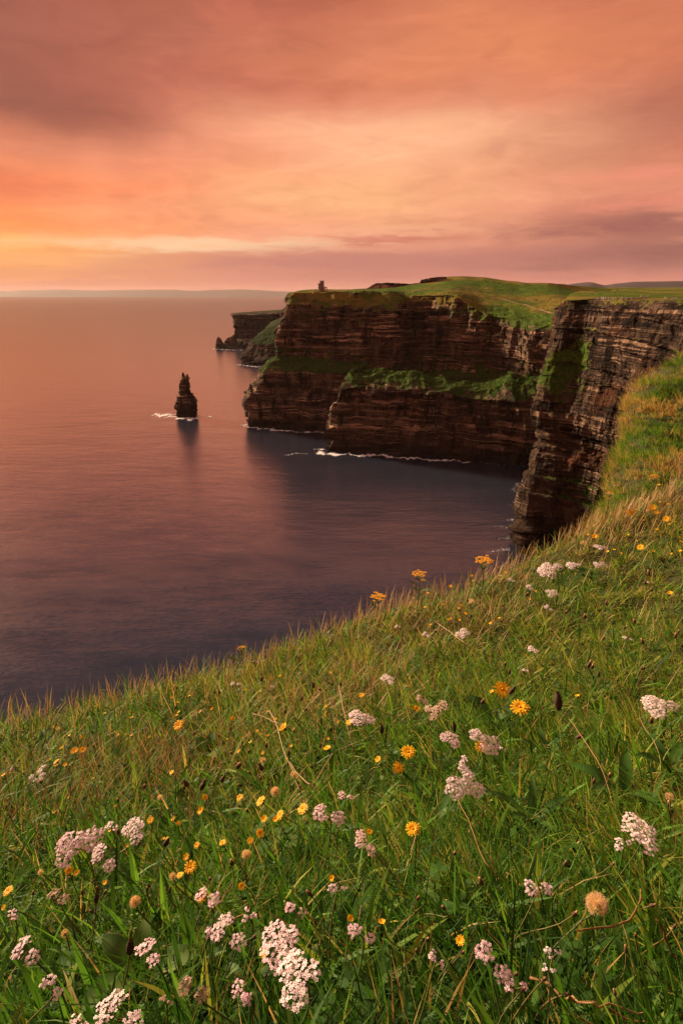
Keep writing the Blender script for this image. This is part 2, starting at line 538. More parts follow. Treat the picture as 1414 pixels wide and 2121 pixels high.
def cliff(name, table, rows, weights, grass, nu, mat, label, k=1.0, big=1.0, hmin=-8.0, spread=None, flip=False, extra=None, fs=1.0, vr=1.0, bl=1.0):
    """table: columns, each a list of world points, bottom to top. weights/grass per rail."""
    T = np.array(table, float)                     # (C, R, 3)
    C, Rn = T.shape[:2]
    # even out columns by plan distance
    seg = np.linalg.norm(np.diff(T[:, :, :2], axis=0), axis=2).mean(axis=1)
    if spread is not None:
        seg = np.array(spread, float)
    cs = np.concatenate([[0], np.cumsum(seg)])
    tt = np.interp(np.linspace(0, cs[-1], nu), cs, np.arange(C))
    rails = [resample(T[:, r], tt) for r in range(Rn)]
    G, Wt, Gr = [], [], []
    for r in range(Rn - 1):
        n = rows[r]
        for q in range(n):
            f = q / n
            G.append(rails[r] * (1 - f) + rails[r + 1] * f)
            Wt.append(weights[r] * (1 - f) + weights[r + 1] * f)
            Gr.append(grass[r] * (1 - f) + grass[r + 1] * f)
    G.append(rails[-1]); Wt.append(weights[-1]); Gr.append(grass[-1])
    G = np.array(G); Wt = np.array(Wt)[:, None]; Gr = np.array(Gr)[:, None] * np.ones((1, nu))
    du = np.gradient(G, axis=1)
    dv = np.gradient(G, axis=0)
    N = np.cross(du, dv)
    N /= np.linalg.norm(N, axis=2, keepdims=True) + 1e-9
    if flip:
        N = -N
    Nh = N.copy(); Nh[..., 2] *= 0.25
    mid = G[len(G) // 3]
    along = np.concatenate([[0], np.cumsum(np.linalg.norm(np.diff(mid[:, :2], axis=0), axis=1))])[None, :] * np.ones((len(G), 1))
    D = rock_disp(G, along, k, big, fs, vr, bl)
    G = G + Nh * (D * Wt)[..., None]
    # grassy parts roll gently
    x, y, z = G[..., 0], G[..., 1], G[..., 2]
    G[..., 2] += (1 - np.clip(Wt, 0, 1)) * 1.2 * fbm(x / 38, y / 38, 1.5, 3)
    if extra is not None:
        G, Gr = extra(G, Gr)
    # plants also take the flatter ledges
    du = np.gradient(G, axis=1); dv = np.gradient(G, axis=0)
    N2 = np.cross(du, dv); N2 /= np.linalg.norm(N2, axis=2, keepdims=True) + 1e-9
    up = np.abs(N2[..., 2])
    Gr = Gr + 0.42 * np.clip((up - 0.45) / 0.4, 0, 1) * (z > 25)
    nr, nc = G.shape[:2]
    idx = np.arange(nr * nc).reshape(nr, nc)
    q = np.stack([idx[:-1, :-1], idx[:-1, 1:], idx[1:, 1:], idx[1:, :-1]], -1).reshape(-1, 4)
    me = fast_mesh(name, G.reshape(-1, 3), [q], False, {'grass': Gr})
    o = link(name, me, mat)
    tag(o, label, 'cliff', kind='structure')
    return o, G


def colm(base, pts, under=-8.0):
    """base (px,py) on the sea or a world xy pair via ('w',x,y); pts (px,py,Y)"""
    b = S(*base) if base[0] != 'w' else np.array([base[1], base[2], 0.0])
    lo = b.copy(); lo[2] = under
    return [lo, b] + [P(*q) for q in pts]


def shift(c, dx, dy):
    return [np.array([p[0] + dx, p[1] + dy, p[2]]) for p in c]


def wx(px, Y):
    d = ray(px, 800)
    return ('w', d[0] * Y / 1190.0, Y)


# -- tower headland (main cliff with the plateau and the round green hill)
A = []
a1 = colm((528, 884), [(531, 800, 890), (537, 766, 893), (574, 736, 908), (578, 690, 910), (588, 645, 914), (604, 608, 930), (618, 602, 960), (640, 600, 1010), (640, 606, 1250)])
A.append(shift(a1, 120, 460))
A.append(shift(a1, 28, 140))
A.append(a1)
A.append(colm((600, 889), [(602, 800, 868), (603, 768, 872), (640, 740, 897), (640, 690, 899), (646, 645, 903), (650, 606, 935), (655, 600, 968), (658, 599, 1020), (660, 603, 1250)]))
A.append(colm((690, 894), [(694, 800, 848), (700, 772, 852), (718, 750, 885), (720, 692, 888), (722, 650, 892), (722, 604, 938), (724, 599.5, 978), (726, 598.5, 1030), (730, 602, 1250)]))
A.append(colm(wx(800, 848), [(800, 810, 850), (802, 782, 854), (805, 772, 878), (806, 695, 884), (808, 648, 890), (806, 606, 938), (806, 600, 985), (806, 597, 1050), (806, 600, 1300)]))
A.append(colm(wx(858, 862), [(858, 810, 870), (857, 790, 880), (852, 775, 915), (848, 700, 925), (844, 650, 935), (842, 614, 950), (845, 603, 985), (850, 589, 1090), (850, 594, 1350)]))
A.append(colm(wx(930, 830), [(930, 810, 836), (930, 785, 840), (930, 766, 862), (930, 700, 866), (932, 648, 872), (932, 611, 890), (935, 601, 950), (930, 572.5, 1130), (928, 587, 1380)]))
A.append(colm(wx(1000, 790), [(1000, 820, 796), (1000, 788, 800), (1002, 768, 815), (1002, 708, 818), (1002, 668, 822), (1000, 644, 838), (1000, 614, 940), (1000, 573.5, 1130), (1000, 588, 1380)]))
A.append(colm(wx(1085, 728), [(1085, 825, 734), (1085, 792, 740), (1086, 777, 752), (1086, 722, 756), (1086, 682, 760), (1086, 668, 774), (1082, 634, 870), (1066, 583, 1110), (1070, 592, 1400)]))
A.append(colm(wx(1165, 680), [(1165, 830, 684), (1165, 797, 690), (1165, 784, 700), (1165, 722, 704), (1165, 684, 708), (1165, 672, 722), (1160, 630, 860), (1150, 588, 1110), (1160, 594, 1500)]))
A.append(colm(wx(1300, 620), [(1300, 830, 626), (1300, 797, 632), (1300, 786, 640), (1300, 722, 644), (1300, 690, 648), (1300, 676, 664), (1290, 628, 860), (1270, 597, 1400), (1290, 597.5, 2600)]))
A.append(colm(wx(1560, 560), [(1560, 830, 566), (1560, 797, 572), (1560, 786, 580), (1560, 722, 584), (1560, 690, 588), (1560, 676, 604), (1560, 628, 860), (1560, 597.5, 1500), (1560, 597.5, 2800)]))
head_o, head_G = cliff('tower_headland', A, [3, 55, 26, 14, 40, 34, 24, 16, 34, 8],
                       [1, 1, 1, .45, .45, 1, 1, .6, .12, 0, 0], [-1, -.7, -.30, .30, .42, -.16, .12, .62, .95, 1.1, 1.1],
                       560, M_rock, 'tall layered rock headland with green plateau carrying the small tower', k=1.0, fs=1.5, vr=1.25, bl=.85)

# -- the low green-topped terrace in front of it
B = []
b1 = colm((674, 936), [(688, 880, 733), (697, 806, 738), (722, 772, 762), (738, 771, 840)])
B.append(shift(b1, 40, 150))
B.append(shift(b1, 14, 60))
B.append(b1)
B.append(colm((760, 939), [(762, 880, 722), (764, 800, 728), (790, 762, 768), (792, 770, 850)]))
B.append(colm((850, 944), [(850, 880, 706), (850, 809, 712), (852, 766, 752), (850, 778, 845)]))
B.append(colm((950, 951), [(950, 890, 687), (950, 822, 692), (950, 786, 732), (950, 792, 825)]))
B.append(colm((1015, 957), [(1015, 890, 671), (1015, 828, 676), (1018, 786, 720), (1018, 786, 800)]))
B.append(colm((1060, 961), [(1060, 890, 660), (1060, 829, 665), (1058, 768, 712), (1060, 775, 785)]))
B.append(colm((1112, 964), [(1112, 890, 652), (1112, 830, 657), (1112, 792, 690), (1112, 795, 760)]))
B.append(colm((1220, 972), [(1220, 890, 634), (1220, 830, 640), (1220, 800, 670), (1220, 800, 740)]))
terr_o, terr_G = cliff('cliff_terrace', B, [3, 46, 56, 26, 8], [1, 1, 1, 1, .45, .3], [-1, -.7, -.28, .02, .80, .9],
                       420, M_rock, 'low rock terrace with a green grassy top below the headland', k=0.95, big=.6, fs=1.4, vr=1.25, bl=.9)

# -- the near headland on the right
D_ = []
d1 = colm((1078, 1142), [(1087, 1060, 437), (1098, 968, 448), (1113, 915, 455), (1108, 845, 458), (1122, 776, 470), (1146, 700, 480), (1162, 642, 486), (1168, 622, 489), (1175, 614, 540), (1182, 608, 700), (1182, 608, 900)])
D_.append(shift(d1, 130, 230))
D_.append(shift(d1, 52, 100))
D_.append(d1)
D_.append(colm(wx(1160, 416), [(1164, 1085, 420), (1176, 990, 424), (1186, 940, 430), (1188, 872, 434), (1192, 806, 446), (1206, 705, 460), (1212, 642, 466), (1215, 619, 470), (1215, 612, 540), (1215, 605, 760), (1215, 603, 950)]))
D_.append(colm(wx(1275, 372), [(1276, 1100, 374), (1280, 1010, 376), (1283, 965, 378), (1286, 896, 382), (1290, 824, 394), (1295, 712, 412), (1297, 642, 424), (1298, 620, 430), (1298, 613, 540), (1298, 601, 900), (1298, 600, 1300)]))
D_.append(colm(wx(1400, 318), [(1404, 1120, 320), (1410, 1050, 322), (1414, 1005, 324), (1414, 940, 328), (1414, 850, 340), (1414, 722, 362), (1414, 645, 376), (1414, 622, 384), (1414, 613, 520), (1414, 600, 900), (1414, 599, 1400)]))
D_.append(colm(wx(1600, 250), [(1610, 1150, 252), (1620, 1080, 254), (1620, 1030, 256), (1620, 960, 260), (1620, 870, 275), (1620, 730, 300), (1620, 650, 320), (1620, 625, 330), (1620, 613, 480), (1620, 600, 900), (1620, 599, 1400)]))
D_.append(colm(wx(2300, 190), [(2300, 1150, 192), (2300, 1080, 194), (2300, 1030, 196), (2300, 960, 200), (2300, 870, 212), (2300, 730, 235), (2300, 650, 255), (2300, 628, 265), (2300, 616, 400), (2300, 600, 900), (2300, 599, 1400)]))


def near_patches(G, Gr):
    # two grassy aprons on the near headland, where the photograph shows plants on broken rock
    for (px, py, Y, r, a) in [(1205, 735, 455, 26, .40), (1165, 775, 462, 22, .42), (1222, 700, 452, 14, .28), (1190, 1000, 425, 26, .48), (1215, 1040, 410, 24, .3),
                              (1140, 800, 465, 12, .45), (1385, 740, 355, 16, .5), (1125, 880, 460, 16, .35)]:
        c = P(px, py, Y)
        d2 = ((G - c) ** 2).sum(-1)
        Gr += a * np.exp(-d2 / r ** 2)
    return G, Gr


near_o, near_G = cliff('near_headland', D_, [3, 44, 44, 24, 34, 34, 40, 36, 20, 8, 14, 4],
                       [1, 1, 1, .9, 1, 1, .7, .9, 1, .35, .1, 0, 0], [-1, -.5, -.25, -.25, -.35, -.25, .0, -.2, -.35, .45, 1, 1, 1],
                       520, M_rock_near, 'near rock headland with wavy strata rising straight from the sea', k=.9, big=.9, extra=near_patches, fs=1.15, vr=.4, bl=.4)

# -- farther headlands beyond the tower
Cc = []
c1 = colm((468, 722), [(480, 700, 2300), (484, 672, 2310), (476, 652, 2330), (480, 649, 2400), (500, 648, 3000)])
Cc += [shift(c1, 260, 900), shift(c1, 60, 260), c1]
Cc.append(colm((520, 722), [(520, 700, 2290), (522, 676, 2300), (522, 652, 2312), (522, 646.5, 2390), (524, 646, 3000)]))
Cc.append(colm((575, 726), [(575, 700, 2230), (577, 676, 2240), (578, 649, 2250), (578, 643, 2340), (580, 642, 3000)]))
Cc.append(colm((650, 735), [(650, 700, 2050), (652, 676, 2060), (655, 645, 2080), (655, 636, 2160), (655, 634, 3000)]))
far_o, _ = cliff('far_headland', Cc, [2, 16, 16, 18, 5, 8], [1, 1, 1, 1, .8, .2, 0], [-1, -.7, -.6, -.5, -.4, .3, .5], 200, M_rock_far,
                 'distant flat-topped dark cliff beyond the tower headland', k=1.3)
Cd = []
e1 = colm((503, 755), [(506, 730, 1730), (520, 705, 1760), (548, 682, 1840), (560, 668, 1960)])
Cd += [shift(e1, 160, 520), shift(e1, 45, 160), e1]
Cd.append(colm((540, 758), [(540, 735, 1690), (548, 712, 1715), (575, 672, 1820), (590, 655, 1960)]))
Cd.append(colm((600, 762), [(600, 738, 1650), (610, 710, 1690), (630, 668, 1800), (640, 650, 1960)]))
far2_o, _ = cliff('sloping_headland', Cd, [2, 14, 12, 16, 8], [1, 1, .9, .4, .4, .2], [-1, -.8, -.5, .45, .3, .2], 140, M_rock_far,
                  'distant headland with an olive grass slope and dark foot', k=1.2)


# ------------------------------------------------------------------ free-standing rocks in the sea
def ring_rock(name, prof, Y, depth, label, cat, grass=-.3, n=72, k=0.45, seed=0.0, mat=None):
    """prof: (py, left px, right px) from the water up; a closed rock with that outline and real depth"""
    rows = []
    pys = [q[0] for q in prof][::-1]
    ls = [q[1] for q in prof][::-1]
    rs = [q[2] for q in prof][::-1]
    for py in np.linspace(prof[0][0], prof[-1][0], 70):
        l, r = np.interp(py, pys, ls), np.interp(py, pys, rs)
        a, b = P(l, py, Y), P(r, py, Y)
        c = (a + b) / 2
        rad = np.linalg.norm(b - a) / 2 * .90
        th = np.linspace(0, 2 * math.pi, n, endpoint=False)
        sq = (np.abs(np.cos(th)) ** 4 + np.abs(np.sin(th)) ** 4) ** -0.25
        ring = np.stack([c[0] + rad * np.cos(th) * np.minimum(sq, 1.12), c[1] + depth * rad * np.sin(th) * sq, np.full(n, c[2])], -1)
        rows.append(ring)
    lo = rows[0].copy(); lo[:, 2] = -8
    rows.insert(0, lo)
    G = np.array(rows)
    c = G.mean(axis=1, keepdims=True)
    nv = G - c; nv[..., 2] = 0
    nv /= np.linalg.norm(nv, axis=2, keepdims=True) + 1e-6
    along = np.arange(n)[None, :] * 1.6 * np.ones((len(G), 1)) + seed
    G[1:] += (nv * (rock_disp(G, along, k, .1, .8))[..., None])[1:]
    top = G[-1].mean(axis=0) + np.array([0, 0, .6])
    nr = len(G)
    idx = np.arange(nr * n).reshape(nr, n)
    q = np.stack([idx[:-1], np.roll(idx[:-1], -1, 1), np.roll(idx[1:], -1, 1), idx[1:]], -1).reshape(-1, 4)
    tri = np.stack([idx[-1], np.roll(idx[-1], -1), np.full(n, nr * n)], -1)
    v = np.concatenate([G.reshape(-1, 3), top[None]])
    o = bpy.data.objects.new(name, fast_mesh(name, v - np.array([c[0, 0, 0], c[0, 0, 1], 0]), [q, tri], False,
                                             {'grass': np.full(len(v), grass) + np.clip(v[:, 2] / 90, 0, .5)}))
    o.location = (c[0, 0, 0], c[0, 0, 1], 0)
    o.data.materials.append(mat or M_rock)
    col.objects.link(o)
    tag(o, label, cat)
    return o


Yst = S(388, 861)[1]
stack = ring_rock('sea_stack', [(861, 369, 408), (852, 372, 405), (840, 372, 404), (832, 371, 404), (824, 371, 403.5), (820, 372, 402), (812, 372.5, 398.5),
                                (808, 375, 397), (800, 375.5, 394.5), (790, 377, 393), (785, 378, 391.5), (781.5, 379, 389.5)], Yst, .75,
                  'tall dark pinnacle of rock standing alone in the open sea', 'sea stack', k=.95)
# its broken crown: two upright slabs on the top and one thin finger at the side
for nm, prof, dY in (('slab', [(790, 376.5, 386), (780, 377.3, 384), (775, 377.8, 381), (772, 378.2, 379.8)], 1.0), ('slab', [(792, 384, 393), (782, 385, 391), (777, 386, 390), (775.5, 386.8, 389)], 3.0),
                     ('slab', [(806, 373.6, 377), (794, 374, 376), (787.5, 374.3, 375.4)], 1.5)):
    o = ring_rock(nm, prof, Yst + dY, .8, None, None, k=.10, n=16)
    wm = o.location.copy()
    # keep it off the sea: drop the buried ring to the slab's own foot
    vs_ = o.data.vertices
    zf = min(v.co.z for v in vs_ if v.co.z > -7.9)
    for v in vs_:
        if v.co.z < -7.5:
            v.co.z = zf - 4
    o.parent = stack
    o.location = wm - stack.location
Yp = S(452, 721)[1]
ring_rock('sea_rock', [(721, 445, 478), (716, 446, 474), (712, 447, 470), (709, 447.5, 460), (704, 448, 458), (700, 449.5, 456), (698.5, 451, 454)], Yp, .5,
          'small dark pointed rock at the foot of the distant cliff', 'rock', k=.5)
ring_rock('sea_pinnacle', [(722, 456, 492), (712, 463, 490), (704, 467, 490), (700, 470, 488), (697, 478, 486)], Yp + 40, .6,
          'dark stub of rock between the pointed rock and distant cliff', 'rock', k=.5)
ring_rock('cliff_pinnacle', [(885, 514, 530), (850, 516, 528), (815, 517.5, 525), (803, 517, 523), (796, 517.5, 521.5)], S(522, 884)[1] + 4, .9,
          'thin rock finger against the left corner of the tower headland', 'rock', k=.3)

# ------------------------------------------------------------------ foam lines
def foam(name, pts, wid, label, amp=.7):
    pts = np.array([S(*q)[:2] for q in pts])
    n = 140
    tt = np.linspace(0, len(pts) - 1, n)
    c = resample(np.column_stack([pts, np.zeros(len(pts))]), tt)[:, :2]
    tg = np.gradient(c, axis=0)
    tg /= np.linalg.norm(tg, axis=1, keepdims=True) + 1e-9
    nn = np.column_stack([tg[:, 1], -tg[:, 0]])
    s = np.arange(n) * 0.13
    wid = wid * 1.7
    ww = wid * (0.5 + 0.75 * vn(s * 2.1, 3.3 + pts[0, 0]) + .3 * vn(s * 7, 1.0 + pts[0, 1]))
    ww = np.clip(ww, wid * .12, None) * np.clip(np.minimum(np.arange(n), n - 1 - np.arange(n)) / 12, 0.05, 1)
    off = wid * (.35 * vn(s, 8.8) + .3 * vn(s * 5, 2.8) + .25)
    K = 9
    V, E = [], []
    for j in range(K):
        f = j / (K - 1) * 2 - 1
        V.append(np.column_stack([c + nn * (off + ww * f)[:, None], np.full(n, 0.12)]))
        E.append(np.full(n, (1 - abs(f)) * amp + .0))
    V = np.array(V).reshape(-1, 3)
    idx = np.arange(K * n).reshape(K, n)
    q = np.stack([idx[:-1, :-1], idx[:-1, 1:], idx[1:, 1:], idx[1:, :-1]], -1).reshape(-1, 4)
    o = link(name, fast_mesh(name, V, [q], True, {'edge': np.array(E)}), M_foam)
    tag(o, label, 'foam', kind='stuff')


foam('foam', [(505, 879), (520, 884), (560, 888), (620, 893), (690, 897)], 7, 'thin white surf line along the foot of the tower headland', 1.0)
foam('foam', [(660, 929), (676, 938), (720, 940), (790, 942), (860, 947), (930, 952), (975, 955)], 9, 'bright surf line along the foot of the green-topped terrace', 1.1)
foam('foam', [(990, 958), (1040, 961), (1090, 965)], 4, 'faint end of the surf line beside the near headland', .6)
foam('foam', [(318, 858), (350, 858), (375, 862), (400, 864), (432, 860)], 16, 'white wash ringing the lone sea stack', 1.15)
foam('foam', [(440, 722), (470, 724), (505, 725)], 12, 'pale surf at the foot of the distant cliff', .8)
foam('foam', [(492, 754), (515, 757), (540, 760)], 12, 'pale surf at the foot of the sloping headland', .85)
foam('foam', [(590, 943), (615, 938), (640, 940)], 3, 'small loose curl of foam on dark water', .7)
foam('foam', [(1078, 1000), (1070, 1012), (1062, 1018)], 4, 'upper scrap of surf beside the near headland', .55)
foam('foam', [(1074, 1040), (1064, 1046), (1056, 1048)], 4, 'second scrap of surf beside the near headland', .55)
foam('foam', [(1068, 1076), (1056, 1080), (1040, 1078)], 4, 'third scrap of surf beside the near headland', .55)
foam('foam', [(1064, 1112), (1050, 1118), (1030, 1116)], 4, 'surf scrap lowest on the near headland foot', .55)
foam('foam', [(1000, 1142), (1030, 1138), (1060, 1134)], 4, 'short white breaker just off the near headland', .55)
foam('foam', [(1020, 1088), (1045, 1090), (1066, 1092)], 3, 'small breaker left of the near headland', .55)

# ------------------------------------------------------------------ far land
M_hill = hill_material('far_moor', (.040, .036, .042), (.055, .045, .05), .0006)
M_far_coast = hill_material('far_coast', (.055, .040, .046), (.075, .05, .055), .0003)


def ridge(name, prof, Y, base, deep, label, mat):
    px = np.array([q[0] for q in prof], float)
    py = np.array([q[1] for q in prof], float)
    n = 220
    xs = np.linspace(px[0], px[-1], n)
    ys = np.interp(xs, px, py)
    ys = ys + 0.5 * fbm(xs / 40, 2.2, 0, 4)
    top = np.array([P(a, b, Y) for a, b in zip(xs, ys)])
    rows = []
    for f, dz in ((-1, 0), (-.55, .38), (-.25, .75), (0, 1), (.35, .8), (1, 0)):
        r = top.copy()
        r[:, 1] += f * deep
        r[:, 0] *= (r[:, 1] / Y)
        r[:, 2] = base + (top[:, 2] - base) * dz * (1 + .12 * (abs(f) < .9) * (f != 0) * vn(xs / 25, f * 5.0))
        rows.append(r)
    G = np.array(rows)
    idx = np.arange(G.shape[0] * n).reshape(-1, n)
    q = np.stack([idx[:-1, :-1], idx[:-1, 1:], idx[1:, 1:], idx[1:, :-1]], -1).reshape(-1, 4)
    o = link(name, fast_mesh(name, G.reshape(-1, 3), [q], True), mat)
    tag(o, label, 'hills', kind='structure')
    return o


ridge('far_hills', [(-700, 604), (-300, 601), (-100, 603), (20, 603), (60, 600.5), (130, 600), (200, 602), (280, 600.5), (360, 600), (400, 602), (470, 600), (500, 599.5), (540, 601), (580, 603.5), (640, 605), (800, 606)],
      36000, -20, 5000, 'faint mauve coast lying along the sea horizon', M_far_coast)
ridge('moor_hills', [(1090, 599), (1160, 592), (1190, 586.5), (1213, 584), (1226, 584.2), (1240, 588.5), (1252, 591), (1275, 587), (1310, 584), (1350, 583.2), (1414, 582), (1600, 580), (1900, 586), (2400, 596)],
      9500, 150, 1600, 'dark blue moorland hills behind the plateau fields', M_hill)

# -- the broad inland ground that carries the plateau on, out to the moor hills
xs = np.linspace(-300, 9000, 60)
ys = np.linspace(1250, 9000, 60)
X, Y = np.meshgrid(xs, ys)
keep = X > 0.36 * Y + 60 * vn(Y / 500, 3.0)
Z = 196 + (Y - 1250) / 7750 * 60 + 8 * fbm(X / 900, Y / 900, 3.0, 3)
ix = np.arange(3600).reshape(60, 60)
fq = np.stack([ix[:-1, :-1], ix[:-1, 1:], ix[1:, 1:], ix[1:, :-1]], -1).reshape(-1, 4)
fq = fq[keep.ravel()[fq].all(axis=1)]
me = fast_mesh('inland_fields', np.stack([X, Y, Z], -1).reshape(-1, 3), [fq], True, {'grass': np.full(3600, 1.3)})
tag(link('inland_fields', me, M_rock), 'flat green and straw fields running inland', 'fields', kind='structure')

# ------------------------------------------------------------------ things on the plateau
bpy.context.view_layer.update()
dg = bpy.context.evaluated_depsgraph_get()
bvh_head = BVHTree.FromObject(head_o, dg)
bvh_near = BVHTree.FromObject(near_o, dg)


def hit(bvh, px, py):
    d = Vector(ray(px, py)).normalized()
    h = bvh.ray_cast(Vector((0, 0, CH)), d, 5000)
    return h[0]


def drop(bvh, x, y):
    h = bvh.ray_cast(Vector((x, y, 600)), Vector((0, 0, -1)), 1000)
    return h[0].z if h[0] else None


m, t = mat_new('worn_path')
p = t.pos()
n = t.noise(p, .5, 4)
finish(t, principled(t, t.mix(n, (.20, .125, .06), (.28, .19, .10)), .95, None, .1))
M_path = m
m, t = mat_new('tower_stone')
p = t.new('ShaderNodeTexCoord').outputs['Object']
n = t.noise(p, 1.4, 5, .6)
finish(t, principled(t, t.mix(t.step(n, .35, .65), (.15, .115, .10), (.28, .21, .18)), .9, t.bump(n, .15)))
M_stone = m
m, t = mat_new('dark_opening')
finish(t, principled(t, (.012, .010, .010), .9))
M_dark = m
m, t = mat_new('flagstone')
p = t.pos()
n = t.noise(p, 1.0, 4)
finish(t, principled(t, t.mix(n, (.20, .17, .15), (.46, .40, .35)), .9))
M_flag = m


class MB:
    def __init__(self):
        self.v, self.f = [], []

    def add(self, v, f):
        b = len(self.v)
        self.v += [tuple(q) for q in v]
        self.f += [tuple(i + b for i in q) for q in f]

    def box(self, c, s, rz=0.0, jit=0.0):
        x, y, z = s[0] / 2, s[1] / 2, s[2] / 2
        co, si = math.cos(rz), math.sin(rz)
        v = []
        for a, b, d in ((-1, -1, -1), (1, -1, -1), (1, 1, -1), (-1, 1, -1), (-1, -1, 1), (1, -1, 1), (1, 1, 1), (-1, 1, 1)):
            X, Y, Z = a * x + random.uniform(-jit, jit), b * y + random.uniform(-jit, jit), d * z + random.uniform(-jit, jit)
            v.append((c[0] + X * co - Y * si, c[1] + X * si + Y * co, c[2] + Z))
        self.add(v, [(0, 3, 2, 1), (4, 5, 6, 7), (0, 1, 5, 4), (1, 2, 6, 5), (2, 3, 7, 6), (3, 0, 4, 7)])

    def lathe(self, prof, n=12, c=(0, 0, 0)):
        b = len(self.v)
        for r, z in prof:
            for i in range(n):
                a = 2 * math.pi * i / n
                self.v.append((c[0] + r * math.cos(a), c[1] + r * math.sin(a), c[2] + z))
        for k in range(len(prof) - 1):
            for i in range(n):
                j = (i + 1) % n
                self.f.append((b + k * n + i, b + k * n + j, b + (k + 1) * n + j, b + (k + 1) * n + i))
        self.f.append(tuple(b + i for i in range(n))[::-1])
        self.f.append(tuple(b + (len(prof) - 1) * n + i for i in range(n)))

    def mesh(self, name, smooth=False):
        me = bpy.data.meshes.new(name)
        me.from_pydata(self.v, [], self.f)
        if smooth:
            me.polygons.foreach_set('use_smooth', [True] * len(me.polygons))
        me.update()
        return me

    def build(self, name, mat, parent=None, smooth=False):
        return link(name, self.mesh(name, smooth), mat, parent)


# -- the tower: a round keep with a taller square turret and a low arched porch
tp = hit(bvh_head, 664, 602.5)
tower = empty('stone_tower', (tp.x, tp.y, tp.z - .6))
tag(tower, 'small battlemented stone tower on the headland edge', 'tower')
pxm = tp.y / 1260.0                                   # metres per photograph pixel there
q = MB(); q.lathe([(4.6, 0), (4.4, 1), (4.25, 9.2), (4.6, 9.6), (4.6, 10.4)], 28); q.build('keep', M_stone, tower)
for i in range(14):
    a = 2 * math.pi * i / 14
    q = MB(); q.box((4.25 * math.cos(a), 4.25 * math.sin(a), 10.95), (1.0, .7, 1.1), a + math.pi / 2); q.build('merlon', M_stone, tower)
q = MB(); q.box((2.2, -1.2, 7.4), (6.4, 5.6, 14.8)); tu = q.build('turret', M_stone, tower)
for i in (-1, 0, 1):
    for sgn in (-1, 1):
        q = MB(); q.box((2.2 + i * 2.6, -1.2 + sgn * 2.45, 15.3), (1.2, .7, 1.0)); q.build('merlon', M_stone, tower)
for zz in (4.0, 9.5):
    q = MB(); q.box((2.2, -4.02, zz), (.8, .12, 1.7)); q.build('window', M_dark, tower)
q = MB(); q.box((-3.1, -3.15, 5.5), (.8, .5, 1.6), .76); q.build('window', M_dark, tower)
porch = MB()
for x in (6.3, 9.3):
    porch.box((x, -.5, 2.6), (1.3, 3.0, 5.2))
porch.box((7.8, -.5, 5.8), (4.3, 3.0, 1.25))
for a in range(9):
    th = math.pi * (a + .5) / 9
    porch.box((7.8 + .95 * math.cos(th), -.5, 4.1 + .95 * math.sin(th)), (.42, 2.7, .42))
porch.build('porch', M_stone, tower)


def ribbon(name, bvh, pts, wid, label, lift=.25, n=70):
    """a path laid over the ground where the photograph shows it"""
    W = [hit(bvh, *q) for q in pts]
    W = np.array([tuple(q) for q in W if q is not None])
    c = resample(W, np.linspace(0, len(W) - 1, n))
    tg = np.gradient(c[:, :2], axis=0); tg /= np.linalg.norm(tg, axis=1, keepdims=True) + 1e-9
    nn = np.column_stack([-tg[:, 1], tg[:, 0]])
    V = []
    for f in (-1, -.5, 0, .5, 1):
        ww = wid * f * (1 + .25 * vn(np.arange(n) * .4, f))
        xy = c[:, :2] + nn * ww[:, None]
        z = [(drop(bvh, a, b) or cz) + lift * (1 - .5 * abs(f)) for (a, b), cz in zip(xy, c[:, 2])]
        V.append(np.column_stack([xy, z]))
    idx = np.arange(5 * n).reshape(5, n)
    qd = np.stack([idx[:-1, :-1], idx[:-1, 1:], idx[1:, 1:], idx[1:, :-1]], -1).reshape(-1, 4)
    tag(link(name, fast_mesh(name, np.array(V).reshape(-1, 3), [qd]), M_path), label, 'path', kind='structure')


ribbon('path', bvh_head, [(680, 601.5), (740, 601), (800, 602), (850, 605), (880, 601), (920, 598), (950, 598), (975, 602), (990, 606)], 1.1, 'pale path curving over the green hill from the tower', .3)
ribbon('path', bvh_head, [(1012, 617), (1040, 620), (1080, 630), (1110, 639), (1140, 648), (1158, 653)], 1.9, 'tan worn path running down toward the near headland', .3)
ribbon('path', bvh_near, [(1180, 618), (1210, 616.5), (1240, 617), (1270, 618), (1300, 618.5), (1360, 619), (1420, 619.5)], 1.2, 'worn cliff-top path along the near headland', .2)

# -- dark rock bank behind the tower
bank = []
for px, py, dz in ((757, 599, 0), (772, 590, 0), (776, 587, 0), (800, 585.5, 0), (830, 586.5, 0), (846, 588, 0), (868, 586, 0), (872, 579, 0), (890, 575.5, 0), (905, 573.5, 0), (925, 573, 0)):
    bank.append((px, py))
bx = np.linspace(757, 925, 90)
by = np.interp(bx, [q[0] for q in bank], [q[1] for q in bank]) + .5 * vn(bx / 5, 2.0)
rows = []
for f, dY in ((0.0, -14), (.12, -6), (.45, -5), (.75, -2.5), (.97, -1.5), (1.0, 4), (.6, 26), (-.2, 60)):
    r = []
    for x, y in zip(bx, by):
        tpnt = P(x, y, 1085)
        foot = P(x, 601.5, 1085)[2]
        r.append((tpnt[0] * (1085 + dY) / 1085, 1085 + dY + 2.5 * float(vn(x / 4, f * 9)), foot + (tpnt[2] - foot) * f))
    rows.append(r)
G = np.array(rows)
idx = np.arange(G.shape[0] * 90).reshape(-1, 90)
qd = np.stack([idx[:-1, :-1], idx[:-1, 1:], idx[1:, 1:], idx[1:, :-1]], -1).reshape(-1, 4)
ga = np.repeat(np.array([.2, -.6, -.8, -.8, -.5, .5, .9, .9]), 90)
tag(link('rock_bank', fast_mesh('rock_bank', G.reshape(-1, 3), [qd], True, {'grass': ga}), M_rock), 'dark flat-topped rock bank on the skyline right of the tower', 'rock bank', kind='structure')

